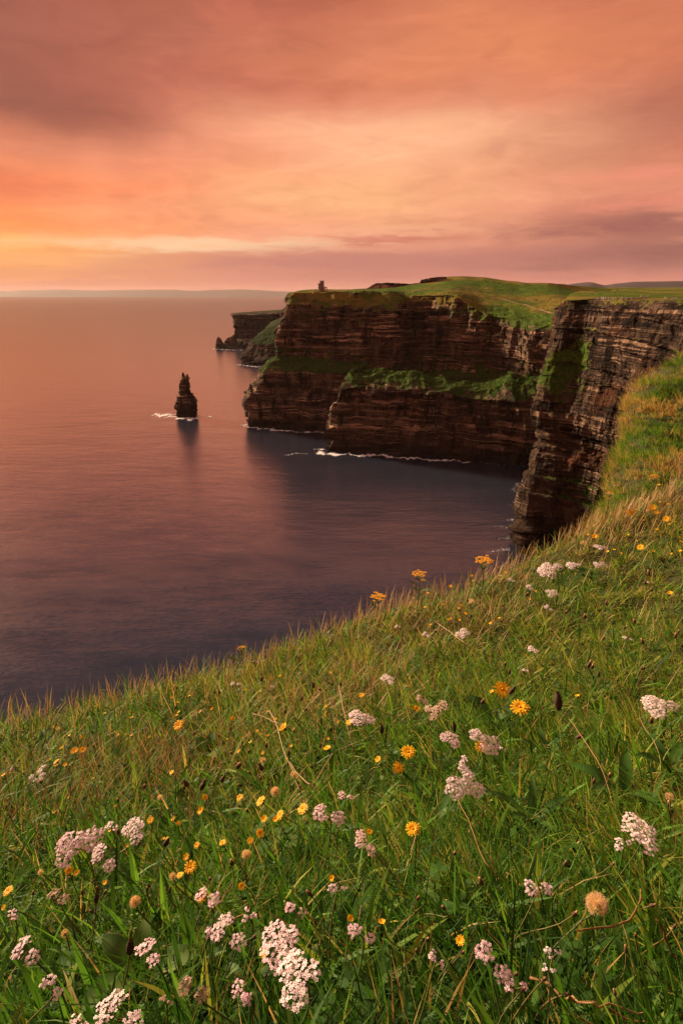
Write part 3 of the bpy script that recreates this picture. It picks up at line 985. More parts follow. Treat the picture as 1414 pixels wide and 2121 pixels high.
# -- flagstone edging and a few fence posts on the near headland's top
wall_o = empty('flagstone_wall', tuple(hit(bvh_near, 1300, 619.5)))
tag(wall_o, 'broken line of pale upright flagstones along the near cliff top', 'stone wall')
fl = MB()
for px in np.arange(1235, 1440, 1.9):
    if vn(px / 7.0, 5.5) < -.25:
        continue
    h = hit(bvh_near, px, 619.2 + .8 * math.sin(px / 20))
    if h is None:
        continue
    for _ in range(2):
        fl.box((h.x - wall_o.location.x + random.uniform(-.5, .5), h.y - wall_o.location.y + random.uniform(-.6, .6), h.z - wall_o.location.z + .45),
               (random.uniform(.5, 1.1), random.uniform(.12, .3), random.uniform(.9, 1.7)), random.uniform(-.3, .3), .06)
fo = fl.build('flagstones', M_flag, wall_o); fo['kind'] = 'stuff'
for px, lab in ((1326, 'left of two pale waymark posts above the flagstones'), (1340, 'right of two pale waymark posts above the flagstones')):
    h = hit(bvh_near, px, 617.5)
    if h is not None:
        q = MB(); q.box((0, 0, .95), (.35, .25, 2.3), .2, .03); q.box((0, 0, 2.15), (.5, .4, .18), .2)
        o = q.build('waymark_post', M_flag); o.location = h
        tag(o, lab, 'post', 'waymark posts on the cliff top')

# ------------------------------------------------------------------ the grassy slope the camera stands on
CAMV = np.array([0.0, 0.0, CH])


def at_dist(px, py, dist):
    d = ray(px, py)
    return d / np.linalg.norm(d) * dist


edge_px = [(-420, 1480, 3.5), (-200, 1478, 3.4), (0, 1470, 3.5), (250, 1438, 3.7), (500, 1370, 4.0), (700, 1280, 4.3), (880, 1215, 4.6), (1050, 1150, 4.9), (1200, 1070, 5.3), (1330, 1000, 5.8), (1414, 960, 6.2), (1600, 880, 7.2)]
edge = np.array([at_dist(*q) for q in edge_px]); edge[:, 2] -= .10
low_px = [(0, 2121, 1.2), (350, 2121, 1.08), (707, 2121, 1.0), (1060, 2121, 1.05), (1414, 2121, 1.15), (707, 1700, 1.75), (200, 1750, 1.75), (1250, 1700, 1.65), (1100, 1400, 2.7), (400, 1560, 2.6)]
lowp = np.array([at_dist(*q) for q in low_px]); lowp[:, 2] -= .14
fit = np.concatenate([edge, lowp])


def basis(x, y):
    return np.stack([np.ones_like(x), x, y, x * y, x * x, y * y], -1)


coef = np.linalg.lstsq(basis(fit[:, 0], fit[:, 1]), fit[:, 2], rcond=None)[0]
eo = np.argsort(edge[:, 0])
ex, ey = edge[eo, 0], edge[eo, 1]


def y_edge(x):
    x = np.asarray(x, float)
    y = np.interp(x, ex, ey)
    y = np.where(x < ex[0], ey[0] + (x - ex[0]) * .1, y)
    return np.where(x > ex[-1], ey[-1] + (x - ex[-1]) * .55, y) + .10 * vn(x * 1.7, 4.4) + .05 * vn(x * 5.1, 1.4)


def ground(x, y, rough=True):
    """height of the slope relative to the camera"""
    x = np.asarray(x, float); y = np.asarray(y, float)
    xc = np.clip(x, -3.6, 4.6)
    yc = np.clip(np.minimum(y, y_edge(x) + .4), -.6, 8.0)
    z = basis(xc, yc) @ coef
    z = z + (x - xc) * .30 - .38 * (np.minimum(y, 0) - np.maximum(np.minimum(y, 0), -.6))
    s = y - y_edge(x)
    q = np.clip(s + .22, 0, None)
    z = z - np.where(q < .9, 1.5 * q * q, 1.215 + 2.7 * (q - .9))
    if rough:
        z = z + .045 * fbm(x * 1.3, y * 1.3, .5, 3) + .02 * vn(x * 6, y * 6, 2.2)
    return z


def on_ground(px, py, h=0.0):
    """the point where the sight line passes h above the slope"""
    d = ray(px, py)
    d = d / np.linalg.norm(d)
    ts = np.linspace(.4, 12, 700)
    pts = ts[:, None] * d
    g = pts[:, 2] - (ground(pts[:, 0], pts[:, 1]) + h)
    k = np.where(g < 0)[0]
    if len(k) == 0 or k[0] == 0:
        return None
    i = k[0]
    f = g[i - 1] / (g[i - 1] - g[i])
    return pts[i - 1] * (1 - f) + pts[i] * f


# ---- materials
m, t = mat_new('turf_soil')
p = t.pos()
n = t.noise(p, 9.0, 5, .65)
n2 = t.noise(p, 1.6, 3)
c = t.mix(t.step(n, .4, .65), (.020, .024, .009), (.055, .048, .020))
c = t.mix(t.step(n2, .45, .65), c, (.030, .055, .012))
finish(t, principled(t, c, .95, t.bump(n, .03), .1))
M_soil = m


def leaf_material(name, stops, trans=.35, rough=.5, jitter=None):
    m, t = mat_new(name)
    tone = t.attr('tone')
    c = t.ramp(tone, stops)
    if jitter:
        c = t.mix(t.m('MULTIPLY', t.noise(t.pos(), jitter, 3), .5), c, t.mix(1.0, c, (1.5, 1.25, .9), 'MULTIPLY'))
    ms = t.new('ShaderNodeMixShader')
    ms.inputs[0].default_value = trans
    t.put(ms.inputs[1], principled(t, c, rough, None, .2))
    tr = t.new('ShaderNodeBsdfTranslucent')
    t.put(tr.inputs[0], t.mix(1.0, c, (1.15, 1.15, .75), 'MULTIPLY'))
    t.put(ms.inputs[2], tr.outputs[0])
    finish(t, ms.outputs[0])
    return m


M_grass = leaf_material('grass_blade', [(0, (.014, .050, .006)), (.25, (.040, .120, .012)), (.5, (.098, .235, .020)), (.72, (.24, .30, .036)), (.86, (.42, .29, .09)), (1, (.52, .31, .125))], .45, .6)
M_straw = leaf_material('straw', [(0, (.20, .105, .040)), (.5, (.36, .23, .095)), (1, (.50, .34, .18))], .25, .6)
M_leaf = leaf_material('broad_leaf', [(0, (.022, .070, .012)), (.5, (.045, .125, .020)), (1, (.12, .17, .03))], .28, .6, 30)
M_stem = leaf_material('flower_stem', [(0, (.045, .090, .020)), (.5, (.10, .12, .035)), (1, (.20, .10, .05))], .1, .5)
M_pink = leaf_material('yarrow_petal', [(0, (.88, .78, .80)), (.35, (.88, .66, .74)), (.6, (.78, .48, .62)), (.8, (.62, .42, .30)), (1, (.24, .13, .085))], .22, .7)
M_yellow = leaf_material('yellow_petal', [(0, (.86, .52, .015)), (.6, (.82, .40, .012)), (1, (.72, .27, .02))], .25, .6)
M_fluff = leaf_material('seed_fluff', [(0, (.78, .58, .38)), (1, (.62, .38, .20))], .45, .8)
M_brown = leaf_material('dry_bud', [(0, (.045, .026, .018)), (.5, (.13, .065, .035)), (1, (.50, .27, .13))], .1, .7)

# ---- ground sheet, and the cliff it breaks off into
xs = np.concatenate([np.linspace(-60, -6, 12)[:-1], np.linspace(-6, 9, 260), np.linspace(9, 60, 12)[1:]])
ss = np.concatenate([np.linspace(-14, -7, 10)[:-1], np.linspace(-7, 1.6, 170)])
Xg, Sg = np.meshgrid(xs, ss)
Yg = y_edge(Xg) + Sg
Zg = ground(Xg, Yg) + CH
rowsX, rowsY, rowsZ = [Xg], [Yg], [Zg]
last = Zg[-1]
for f in np.linspace(0.02, 1, 60):
    zc = last * (1 - f) - 6 * f
    out_ = 1.6 + f * 26 + 2.0 * vn(xs / 9, f * 14, 2.0) * min(1, f * 10) + .9 * vn(xs / 2.5, f * 40, 6.0) * min(1, f * 10)
    rowsX.append(xs[None]); rowsY.append((y_edge(xs) + out_)[None]); rowsZ.append(zc[None])
X = np.concatenate(rowsX); Y = np.concatenate(rowsY); Z = np.concatenate(rowsZ)
nr, nc = X.shape
idx = np.arange(nr * nc).reshape(nr, nc)
qd = np.stack([idx[:-1, :-1], idx[:-1, 1:], idx[1:, 1:], idx[1:, :-1]], -1).reshape(-1, 4)
me = fast_mesh('grass_slope', np.stack([X, Y, Z], -1).reshape(-1, 3), [qd], True, {'grass': np.where(np.arange(nr) < len(ss), 1.0, -.2).repeat(nc)})
me.materials.append(M_soil)
me.materials.append(M_rock_near)
mi = np.zeros(len(qd), dtype=np.int32)
mi[(len(ss) - 1) * (nc - 1):] = 1
me.polygons.foreach_set('material_index', mi)
tag(link('grass_slope', me), 'grassy slope in the foreground falling away to the cliff edge', 'slope', kind='structure')


# ---- blades
def blades(root, L, W, phi, lean, bend, tone, face=None, prof=(1.0, .92, .62, 0.0)):
    n = len(root)
    K = len(prof)
    if face is None:
        face = phi + math.pi / 2 + rng.normal(0, .5, n)
    side = np.stack([np.cos(face), np.sin(face), np.zeros(n)], -1)
    d = np.stack([np.cos(phi), np.sin(phi)], -1)
    V = np.zeros((n, 2 * K - 1, 3), dtype=np.float32)
    pcur = root.copy()
    for k in range(K):
        hw = side * (W * prof[k] / 2)[:, None]
        if k < K - 1:
            V[:, 2 * k] = pcur - hw
            V[:, 2 * k + 1] = pcur + hw
            th = lean + bend * (k + .5) / (K - 1)
            st = (L / (K - 1))
            pcur = pcur + np.column_stack([d * (np.sin(th) * st)[:, None], np.cos(th) * st])
        else:
            V[:, 2 * k] = pcur
    b = (np.arange(n) * (2 * K - 1))[:, None]
    quads = np.concatenate([b + np.array([2 * k, 2 * k + 1, 2 * k + 3, 2 * k + 2]) for k in range(K - 2)])
    tris = b + np.array([2 * K - 4, 2 * K - 3, 2 * K - 2])
    return V.reshape(-1, 3), quads, tris, np.repeat(tone, 2 * K - 1)


def blade_object(name, parts, mat, label, cat='grass'):
    V, Q, T, A = [], [], [], []
    o = 0
    for v, q, t_, a in parts:
        V.append(v); Q.append(q + o); T.append(t_ + o); A.append(a)
        o += len(v)
    ob = link(name, fast_mesh(name, np.concatenate(V), [np.concatenate(Q), np.concatenate(T)], True, {'tone': np.concatenate(A)}), mat)
    tag(ob, label, cat, kind='stuff')
    return ob


def scatter(n, power=1.5, far=1.0, smax=.75, ymin=-.5):
    """random plan points on the slope, thinner with distance"""
    got = []
    tot = 0
    while tot < n:
        x = rng.uniform(-4.6, 7.5, n * 2)
        y = rng.uniform(ymin, 7.5, n * 2)
        s = y - y_edge(x)
        d = np.sqrt(x * x + y * y + .5)
        keep = (s < smax) & (np.abs(x) < 1.05 * y + 1.1) & (rng.random(n * 2) < np.minimum(1, (far / d) ** power))
        got.append(np.column_stack([x[keep], y[keep]]))
        tot += keep.sum()
    return np.concatenate(got)[:n]


def rooted(xy):
    return np.column_stack([xy, ground(xy[:, 0], xy[:, 1]) + CH - .01])


parts = []
# main sward: tussocks whose blades spread from a shared crown
NT_ = 5200
tc = scatter(NT_, 1.5)
per = rng.integers(18, 40, NT_)
ti = np.repeat(np.arange(NT_), per)
N = len(ti)
trad = rng.uniform(.02, .09, NT_) * (1 + .12 * np.hypot(tc[:, 0], tc[:, 1]))
a = rng.uniform(0, 6.283, N)
rr = np.sqrt(rng.random(N)) * trad[ti]
xy = tc[ti] + np.column_stack([np.cos(a), np.sin(a)]) * rr[:, None]
dist = np.hypot(xy[:, 0], xy[:, 1])
s_ = xy[:, 1] - y_edge(xy[:, 0])
pat = fbm(xy[:, 0] * .9 + 4, xy[:, 1] * .9, 2.0, 3)
tl = rng.uniform(.45, 1.15, NT_) * (1 + .25 * vn(tc[:, 0] * 1.6, tc[:, 1] * 1.6, 3.3))
wind = 2.7 + 1.6 * vn(tc[:, 0] * 1.1, tc[:, 1] * 1.1, 7.0)
wd = np.column_stack([np.cos(wind), np.sin(wind)])[ti] * rng.uniform(.2, .9, NT_)[ti][:, None]
dv_ = np.column_stack([np.cos(a), np.sin(a)]) * (.4 + rr / trad[ti])[:, None] + wd + rng.normal(0, .35, (N, 2))
phi = np.arctan2(dv_[:, 1], dv_[:, 0])
L = (.075 + .12 * rng.random(N) ** 1.5) * tl[ti]
L *= np.where(s_ > -.6, .8, 1.0)
Wd = rng.uniform(.0018, .0044, N) * (.7 + .5 * tl[ti]) * (1 + .14 * np.clip(dist - 1.2, 0, 5))
ttone = rng.normal(0, .18, NT_)
tone = .40 + ttone[ti] + .10 * rng.normal(0, 1, N) + .20 * pat + .24 * np.clip((dist - 1.45) / 1.5, -.8, 1)
dryp = .05 + .13 * np.clip(pat, 0, 1) + .14 * np.clip((s_ + .7) / .7, 0, 1) + .35 * (rng.random(NT_)[ti] < .06)
dry = rng.random(N) < dryp
tone = np.where(dry, rng.uniform(.76, .98, N), np.clip(tone, 0.02, .76))
parts.append(blades(rooted(xy), L, Wd, phi, np.abs(rng.normal(.30, .25, N)) + .35 * np.clip(rr / trad[ti], 0, 1), rng.uniform(.2, 1.5, N), tone))
# a thin even undergrowth of short blades between the tussocks
N = 42000
xy = scatter(N)
dist = np.hypot(xy[:, 0], xy[:, 1])
pat = fbm(xy[:, 0] * .9 + 4, xy[:, 1] * .9, 2.0, 3)
parts.append(blades(rooted(xy), rng.uniform(.04, .10, N), rng.uniform(.0018, .0036, N) * (1 + .14 * np.clip(dist - 1.2, 0, 5)), rng.uniform(0, 6.283, N), np.abs(rng.normal(.4, .3, N)), rng.uniform(.2, 1.4, N),
                    np.clip(.38 + .2 * pat + .16 * rng.normal(0, 1, N) + .12 * np.clip((dist - 1.5) / 2, -.8, 1), .02, .95)))
# long arching blades
N = 9000
xy = scatter(N, 1.4)
cl = vn(xy[:, 0] * 2.2, xy[:, 1] * 2.2, 5.0)
k = cl > -.15
xy = xy[k]; N = len(xy)
dist = np.hypot(xy[:, 0], xy[:, 1])
phi = 2.4 + 2.0 * vn(xy[:, 0] * 1.3, xy[:, 1] * 1.3, 9.0) + rng.normal(0, .6, N)
parts.append(blades(rooted(xy), rng.uniform(.14, .27, N), rng.uniform(.0026, .0052, N) * (1 + .1 * dist), phi, np.abs(rng.normal(.2, .2, N)), rng.uniform(.7, 2.0, N),
                    np.clip(rng.normal(.36, .16, N), 0, .8), prof=(1.0, 1.0, .85, .6, .3, 0)))
N = 8500
xy = scatter(N, 1.4)
phi = rng.uniform(0, 6.283, N)
parts.append(blades(rooted(xy), rng.uniform(.09, .19, N), rng.uniform(.006, .012, N), phi, np.abs(rng.normal(.35, .25, N)), rng.uniform(.3, 1.6, N), np.clip(rng.normal(.40, .18, N), 0, .8), prof=(.5, .9, 1.0, .7, 0)))
blade_object('grass', parts, M_grass, 'thick green grass covering the foreground slope')
# straw: dead stalks and bents, thickest along the brow and in patches
parts = []
N = 9000
xy = scatter(N, 1.2)
pat = fbm(xy[:, 0] * .8 + 9, xy[:, 1] * .8, 6.0, 3)
xy = xy[pat + rng.normal(0, .25, N) > .25]; N = len(xy)
phi = rng.uniform(0, 6.28, N)
parts.append(blades(rooted(xy), rng.uniform(.10, .26, N), rng.uniform(.0014, .0026, N) * (1 + .12 * np.hypot(xy[:, 0], xy[:, 1])), phi, rng.uniform(.1, 1.1, N), rng.uniform(-.2, .7, N), rng.random(N), prof=(1, .9, .8, 0)))
N = 5200
x = rng.uniform(-3.6, 6.6, N)
xy = np.column_stack([x, y_edge(x) + np.clip(rng.normal(-.12, .28, N), -1.2, .45)])
d0 = vn(x * 2.3, 6.6)
xy = xy[d0 + rng.normal(0, .3, N) > -.15]; N = len(xy)
parts.append(blades(rooted(xy), rng.uniform(.12, .27, N), rng.uniform(.0028, .0050, N), rng.normal(.2, 1.0, N), np.abs(rng.normal(.15, .14, N)), rng.uniform(0, .5, N), rng.random(N), prof=(.6, .5, .5, 1.0, .8, 0)))
for (px, py, rx, ry, n) in ((180, 1640, .55, .45, 1500), (330, 1600, .35, .3, 700), (1370, 1060, .6, .5, 900), (620, 1470, .5, .4, 700), (960, 1290, .45, .4, 500), (760, 1420, .3, .4, 350)):
    c0 = on_ground(px, py)
    xy = c0[:2] + rng.normal(0, 1, (n, 2)) * np.array([rx, ry]) * .6
    parts.append(blades(rooted(xy), rng.uniform(.08, .20, n), rng.uniform(.0018, .0032, n) * (1 + .12 * c0[1]), rng.uniform(0, 6.28, n), rng.uniform(.1, .9, n), rng.uniform(-.1, .8, n), np.clip(rng.normal(.25 if px < 400 else .6, .25, n), 0, 1), prof=(.8, .8, .8, 0)))
blade_object('dry_grass', parts, M_straw, 'dry straw-coloured stalks standing among the grass and along the brow')

# ---- low leafy ground cover between the blades
def leaf_quads(n, size, tone):
    xy = scatter(n, 1.3)
    r = rooted(xy)
    r[:, 2] += rng.uniform(.015, .07, n)
    a = rng.uniform(0, 6.28, n)
    d = np.column_stack([np.cos(a), np.sin(a), rng.uniform(-.1, .7, n)])
    d /= np.linalg.norm(d, axis=1, keepdims=True)
    s = np.column_stack([-np.sin(a), np.cos(a), rng.normal(0, .25, n)])
    sz = (size * rng.uniform(.6, 1.3, n))[:, None]
    up = np.cross(d, s)
    V = np.stack([r, r + d * sz * .5 + s * sz * .36 + up * sz * .1, r + d * sz, r + d * sz * .5 - s * sz * .36 + up * sz * .1, r + d * sz * .5], 1)
    b = (np.arange(n) * 5)[:, None]
    T = np.concatenate([b + np.array(q) for q in ((0, 1, 4), (1, 2, 4), (2, 3, 4), (3, 0, 4))])
    return V.reshape(-1, 3), T, np.repeat(np.clip(rng.normal(tone, .25, n), 0, 1), 5)


v1, t1, a1_ = leaf_quads(9000, .022, .35)
me = fast_mesh('leafy_ground_cover', v1, [t1], True, {'tone': a1_})
tag(link('leafy_ground_cover', me, M_leaf), 'small clover and vetch leaves low in the grass', 'ground cover', kind='stuff')

# ------------------------------------------------------------------ the grassy shoulder on the right, some twenty metres off
sil = [(640, 1640), (700, 1480), (738, 1414), (760, 1368), (780, 1334), (805, 1300), (830, 1284), (870, 1277), (905, 1276), (950, 1264), (1000, 1252), (1060, 1238), (1130, 1225)]
spy = np.array([q[0] for q in sil], float); spx = np.array([q[1] for q in sil], float)
NR, NC = 110, 110
G = np.zeros((NR, NC + 8, 3))
for i, f in enumerate(np.linspace(0, 1, NR)):
    py = 640 + f * 490
    px0 = np.interp(py, spy, spx) + np.interp(py, [640, 740, 800, 900, 1130], [4, 6, 12, 16, 14])
    Y0 = np.interp(py, [640, 740, 850, 960, 1130], [30, 26, 21, 16, 10])
    for j in range(NC + 8):
        if j < 8:                                    # curls over and down behind the outline
            k = (8 - j) / 8
            q = P(px0 - 2 * (1 - k), py, Y0 + 2.2)
            G[i, j] = np.array([q[0] * (1 + 3.0 * k / q[1]) + .35 * k, q[1] + 3.0 * k, q[2] - 2.6 * k * k - 1.2 * k])
        else:
            g = (j - 8) / (NC - 1)
            px = px0 + (1900 - px0) * g ** 1.3
            G[i, j] = P(px, py, Y0 + 2.2 * (1 - min(1, g * 4)) ** 2 - 1.5 * g)
x, y, z = G[..., 0], G[..., 1], G[..., 2]
G[..., 2] += .32 * fbm(x / 2.6, y / 2.6, z / 2.6, 3)
G[..., 1] += .25 * fbm(x / 1.1 + 5, y / 1.1, z / 1.1, 2)
nr, nc = G.shape[:2]
idx = np.arange(nr * nc).reshape(nr, nc)
qd = np.stack([idx[:-1, :-1], idx[:-1, 1:], idx[1:, 1:], idx[1:, :-1]], -1).reshape(-1, 4)
tag(link('grass_shoulder', fast_mesh('grass_shoulder', G.reshape(-1, 3), [qd], True), M_soil), 'steep grassy shoulder at the right edge below the near headland', 'slope', kind='structure')
TN = 3200
ri = rng.uniform(0, nr - 1.01, TN); ci = 3 + (nc - 4.01) * rng.random(TN) ** 1.5
i0, j0 = ri.astype(int), ci.astype(int)
fi, fj = (ri - i0)[:, None], (ci - j0)[:, None]
tcen = G[i0, j0] * (1 - fi) * (1 - fj) + G[i0 + 1, j0] * fi * (1 - fj) + G[i0, j0 + 1] * (1 - fi) * fj + G[i0 + 1, j0 + 1] * fi * fj
per = rng.integers(16, 34, TN)
ti = np.repeat(np.arange(TN), per)
N = len(ti)
ci = ci[ti]
a = rng.uniform(0, 6.283, N)
rr = np.sqrt(rng.random(N)) * rng.uniform(.10, .34, TN)[ti]
root = tcen[ti] + np.column_stack([np.cos(a) * rr, np.sin(a) * rr * .6, -np.abs(rr) * .25 * np.cos(a)])
pat = fbm(root[:, 0] / 1.9, root[:, 1] / 1.9, root[:, 2] / 1.5, 3)
tone = np.clip(.62 + .34 * pat + rng.normal(0, .17, TN)[ti] + rng.normal(0, .09, N) + .22 * np.clip(1 - ci / 26, 0, 1), 0, .97)
phi = np.arctan2(.7 * np.sin(a) - .5, .7 * np.cos(a) - .9) + rng.normal(0, .5, N)
tlen = rng.uniform(.6, 1.3, TN)[ti]
blade_object('shoulder_grass', [blades(root, rng.uniform(.2, .5, N) * tlen, rng.uniform(.007, .017, N), phi, rng.uniform(.1, .8, N), rng.uniform(.3, 1.6, N), tone)], M_grass, 'wind-swept green and ochre grass on the right-hand shoulder')

# ------------------------------------------------------------------ flowers and other plants one can point at
class Geo:
    def __init__(self):
        self.v, self.q, self.t, self.a, self.n = [], [], [], [], 0

    def add(self, v, quads=None, tris=None, tone=0.0):
        v = np.asarray(v, float)
        self.v.append(v)
        if quads is not None and len(quads):
            self.q.append(np.asarray(quads) + self.n)
        if tris is not None and len(tris):
            self.t.append(np.asarray(tris) + self.n)
        self.a.append(np.broadcast_to(np.asarray(tone, float), (len(v),)))
        self.n += len(v)

    def tube(self, pts, r0, r1, tone=0.0, n=5):
        pts = np.asarray(pts, float)
        K = len(pts)
        tg = np.gradient(pts, axis=0)
        tg /= np.linalg.norm(tg, axis=1, keepdims=True) + 1e-9
        ref = np.array([.31, .94, .11])
        u = np.cross(tg, ref); u /= np.linalg.norm(u, axis=1, keepdims=True) + 1e-9
        w_ = np.cross(tg, u)
        th = np.arange(n) * 2 * math.pi / n
        r = np.linspace(r0, r1, K)[:, None, None]
        V = pts[:, None] + r * (np.cos(th)[None, :, None] * u[:, None] + np.sin(th)[None, :, None] * w_[:, None])
        ix = np.arange(K * n).reshape(K, n)
        q = np.stack([ix[:-1], np.roll(ix[:-1], -1, 1), np.roll(ix[1:], -1, 1), ix[1:]], -1).reshape(-1, 4)
        self.add(V.reshape(-1, 3), q, None, tone)

    def lathe(self, c, axis, prof, tone, n=8, wob=0.0):
        """prof: (radius, height) along axis from c; tone scalar or per ring"""
        ax = np.asarray(axis, float) / np.linalg.norm(axis)
        u = np.cross(ax, [.37, .91, .17]); u /= np.linalg.norm(u)
        w_ = np.cross(ax, u)
        K = len(prof)
        th = np.arange(n) * 2 * math.pi / n
        V = []
        for r, h in prof:
            rr = r * (1 + wob * rng.normal(0, 1, n))
            V.append(c + ax * h + rr[:, None] * (np.cos(th)[:, None] * u + np.sin(th)[:, None] * w_))
        ix = np.arange(K * n).reshape(K, n)
        q = np.stack([ix[:-1], np.roll(ix[:-1], -1, 1), np.roll(ix[1:], -1, 1), ix[1:]], -1).reshape(-1, 4)
        tn = np.repeat(np.broadcast_to(np.asarray(tone, float), (K,)), n)
        self.add(np.concatenate(V), q, None, tn)

    def build(self, name, mat, parent, origin, smooth=True):
        if not self.v:
            return None
        v = np.concatenate(self.v) - origin
        fs = []
        if self.q:
            fs.append(np.concatenate(self.q))
        if self.t:
            fs.append(np.concatenate(self.t))
        me = fast_mesh(name, v, fs, smooth, {'tone': np.concatenate(self.a)})
        return link(name, me, mat, parent)


def frame(axis):
    ax = np.asarray(axis, float) / np.linalg.norm(axis)
    u = np.cross(ax, [.37, .91, .17]); u /= np.linalg.norm(u)
    return u, np.cross(ax, u), ax


def stem_curve(base, head, axis, sag=.02, n=9):
    base, head = np.asarray(base), np.asarray(head)
    L = np.linalg.norm(head - base)
    c1 = base + np.array([rng.normal(0, sag), rng.normal(0, sag), L * .45])
    c2 = head - np.asarray(axis) / np.linalg.norm(axis) * L * .35
    t_ = np.linspace(0, 1, n)[:, None]
    return (1 - t_) ** 3 * base + 3 * (1 - t_) ** 2 * t_ * c1 + 3 * (1 - t_) * t_ ** 2 * c2 + t_ ** 3 * head


def stand(px, py, h, lean=.05):
    """head point under that photo pixel, h above the slope, and its root on the ground (camera-relative -> world)"""
    for k in (1, 1.4, 1.9, 2.5, 3.2, .6, .3):
        g = on_ground(px, py, h * k)
        if g is not None and g[1] - float(y_edge(np.array([g[0]]))[0]) < .25:
            break
        g = None
    if g is None:
        return None
    off = rng.normal(0, lean, 2)
    bx_, by_ = g[0] + off[0], g[1] + off[1] * .6
    base = np.array([bx_, by_, float(ground(np.array([bx_]), np.array([by_]))[0]) - .015])
    depth = g[1] * cT - g[2] * sT
    return g + CAMV, base + CAMV, depth / F          # metres per photograph pixel


FL_P = []
for i in range(5):
    a = i * 2 * math.pi / 5
    FL_P.append([(.25 * math.cos(a - .5), .25 * math.sin(a - .5), .10), (.95 * math.cos(a - .42), .95 * math.sin(a - .42), .16), (1.08 * math.cos(a), 1.08 * math.sin(a), .06),
                 (.95 * math.cos(a + .42), .95 * math.sin(a + .42), .16), (.25 * math.cos(a + .5), .25 * math.sin(a + .5), .10)])
FLV = np.array(FL_P).reshape(-1, 3)
FLT = np.concatenate([np.array([(0, 1, 2), (0, 2, 3), (0, 3, 4)]) + 5 * i for i in range(5)])
cen = [(0, 0, .42)] + [(.34 * math.cos(i * 1.2566), .34 * math.sin(i * 1.2566), .16) for i in range(5)]
FLV = np.concatenate([FLV, np.array(cen)])
FLT = np.concatenate([FLT, np.array([(25, 26 + i, 26 + (i + 1) % 5) for i in range(5)])])


def feather_leaf(g, base, d, L, tone):
    """a finely cut yarrow leaf"""
    d = np.asarray(d, float); d /= np.linalg.norm(d)
    s = np.cross(d, [0, 0, 1]); s /= np.linalg.norm(s) + 1e-9
    pts = np.array([base + d * L * f + np.array([0, 0, -.25 * L * f * f]) for f in np.linspace(0, 1, 8)])
    g.tube(pts, .0008, .0003, tone, 3)
    for f in np.linspace(.15, .95, 14):
        c = base + d * L * f + np.array([0, 0, -.25 * L * f * f])
        w_ = .16 * L * math.sin(math.pi * min(1, f * .85 + .12))
        for sg in (-1, 1):
            tip = c + s * sg * w_ + d * w_ * .6 + np.array([0, 0, rng.normal(.002, .002)])
            e = d * w_ * .22
            g.add([c - e, tip, c + e], None, [(0, 1, 2)], tone)


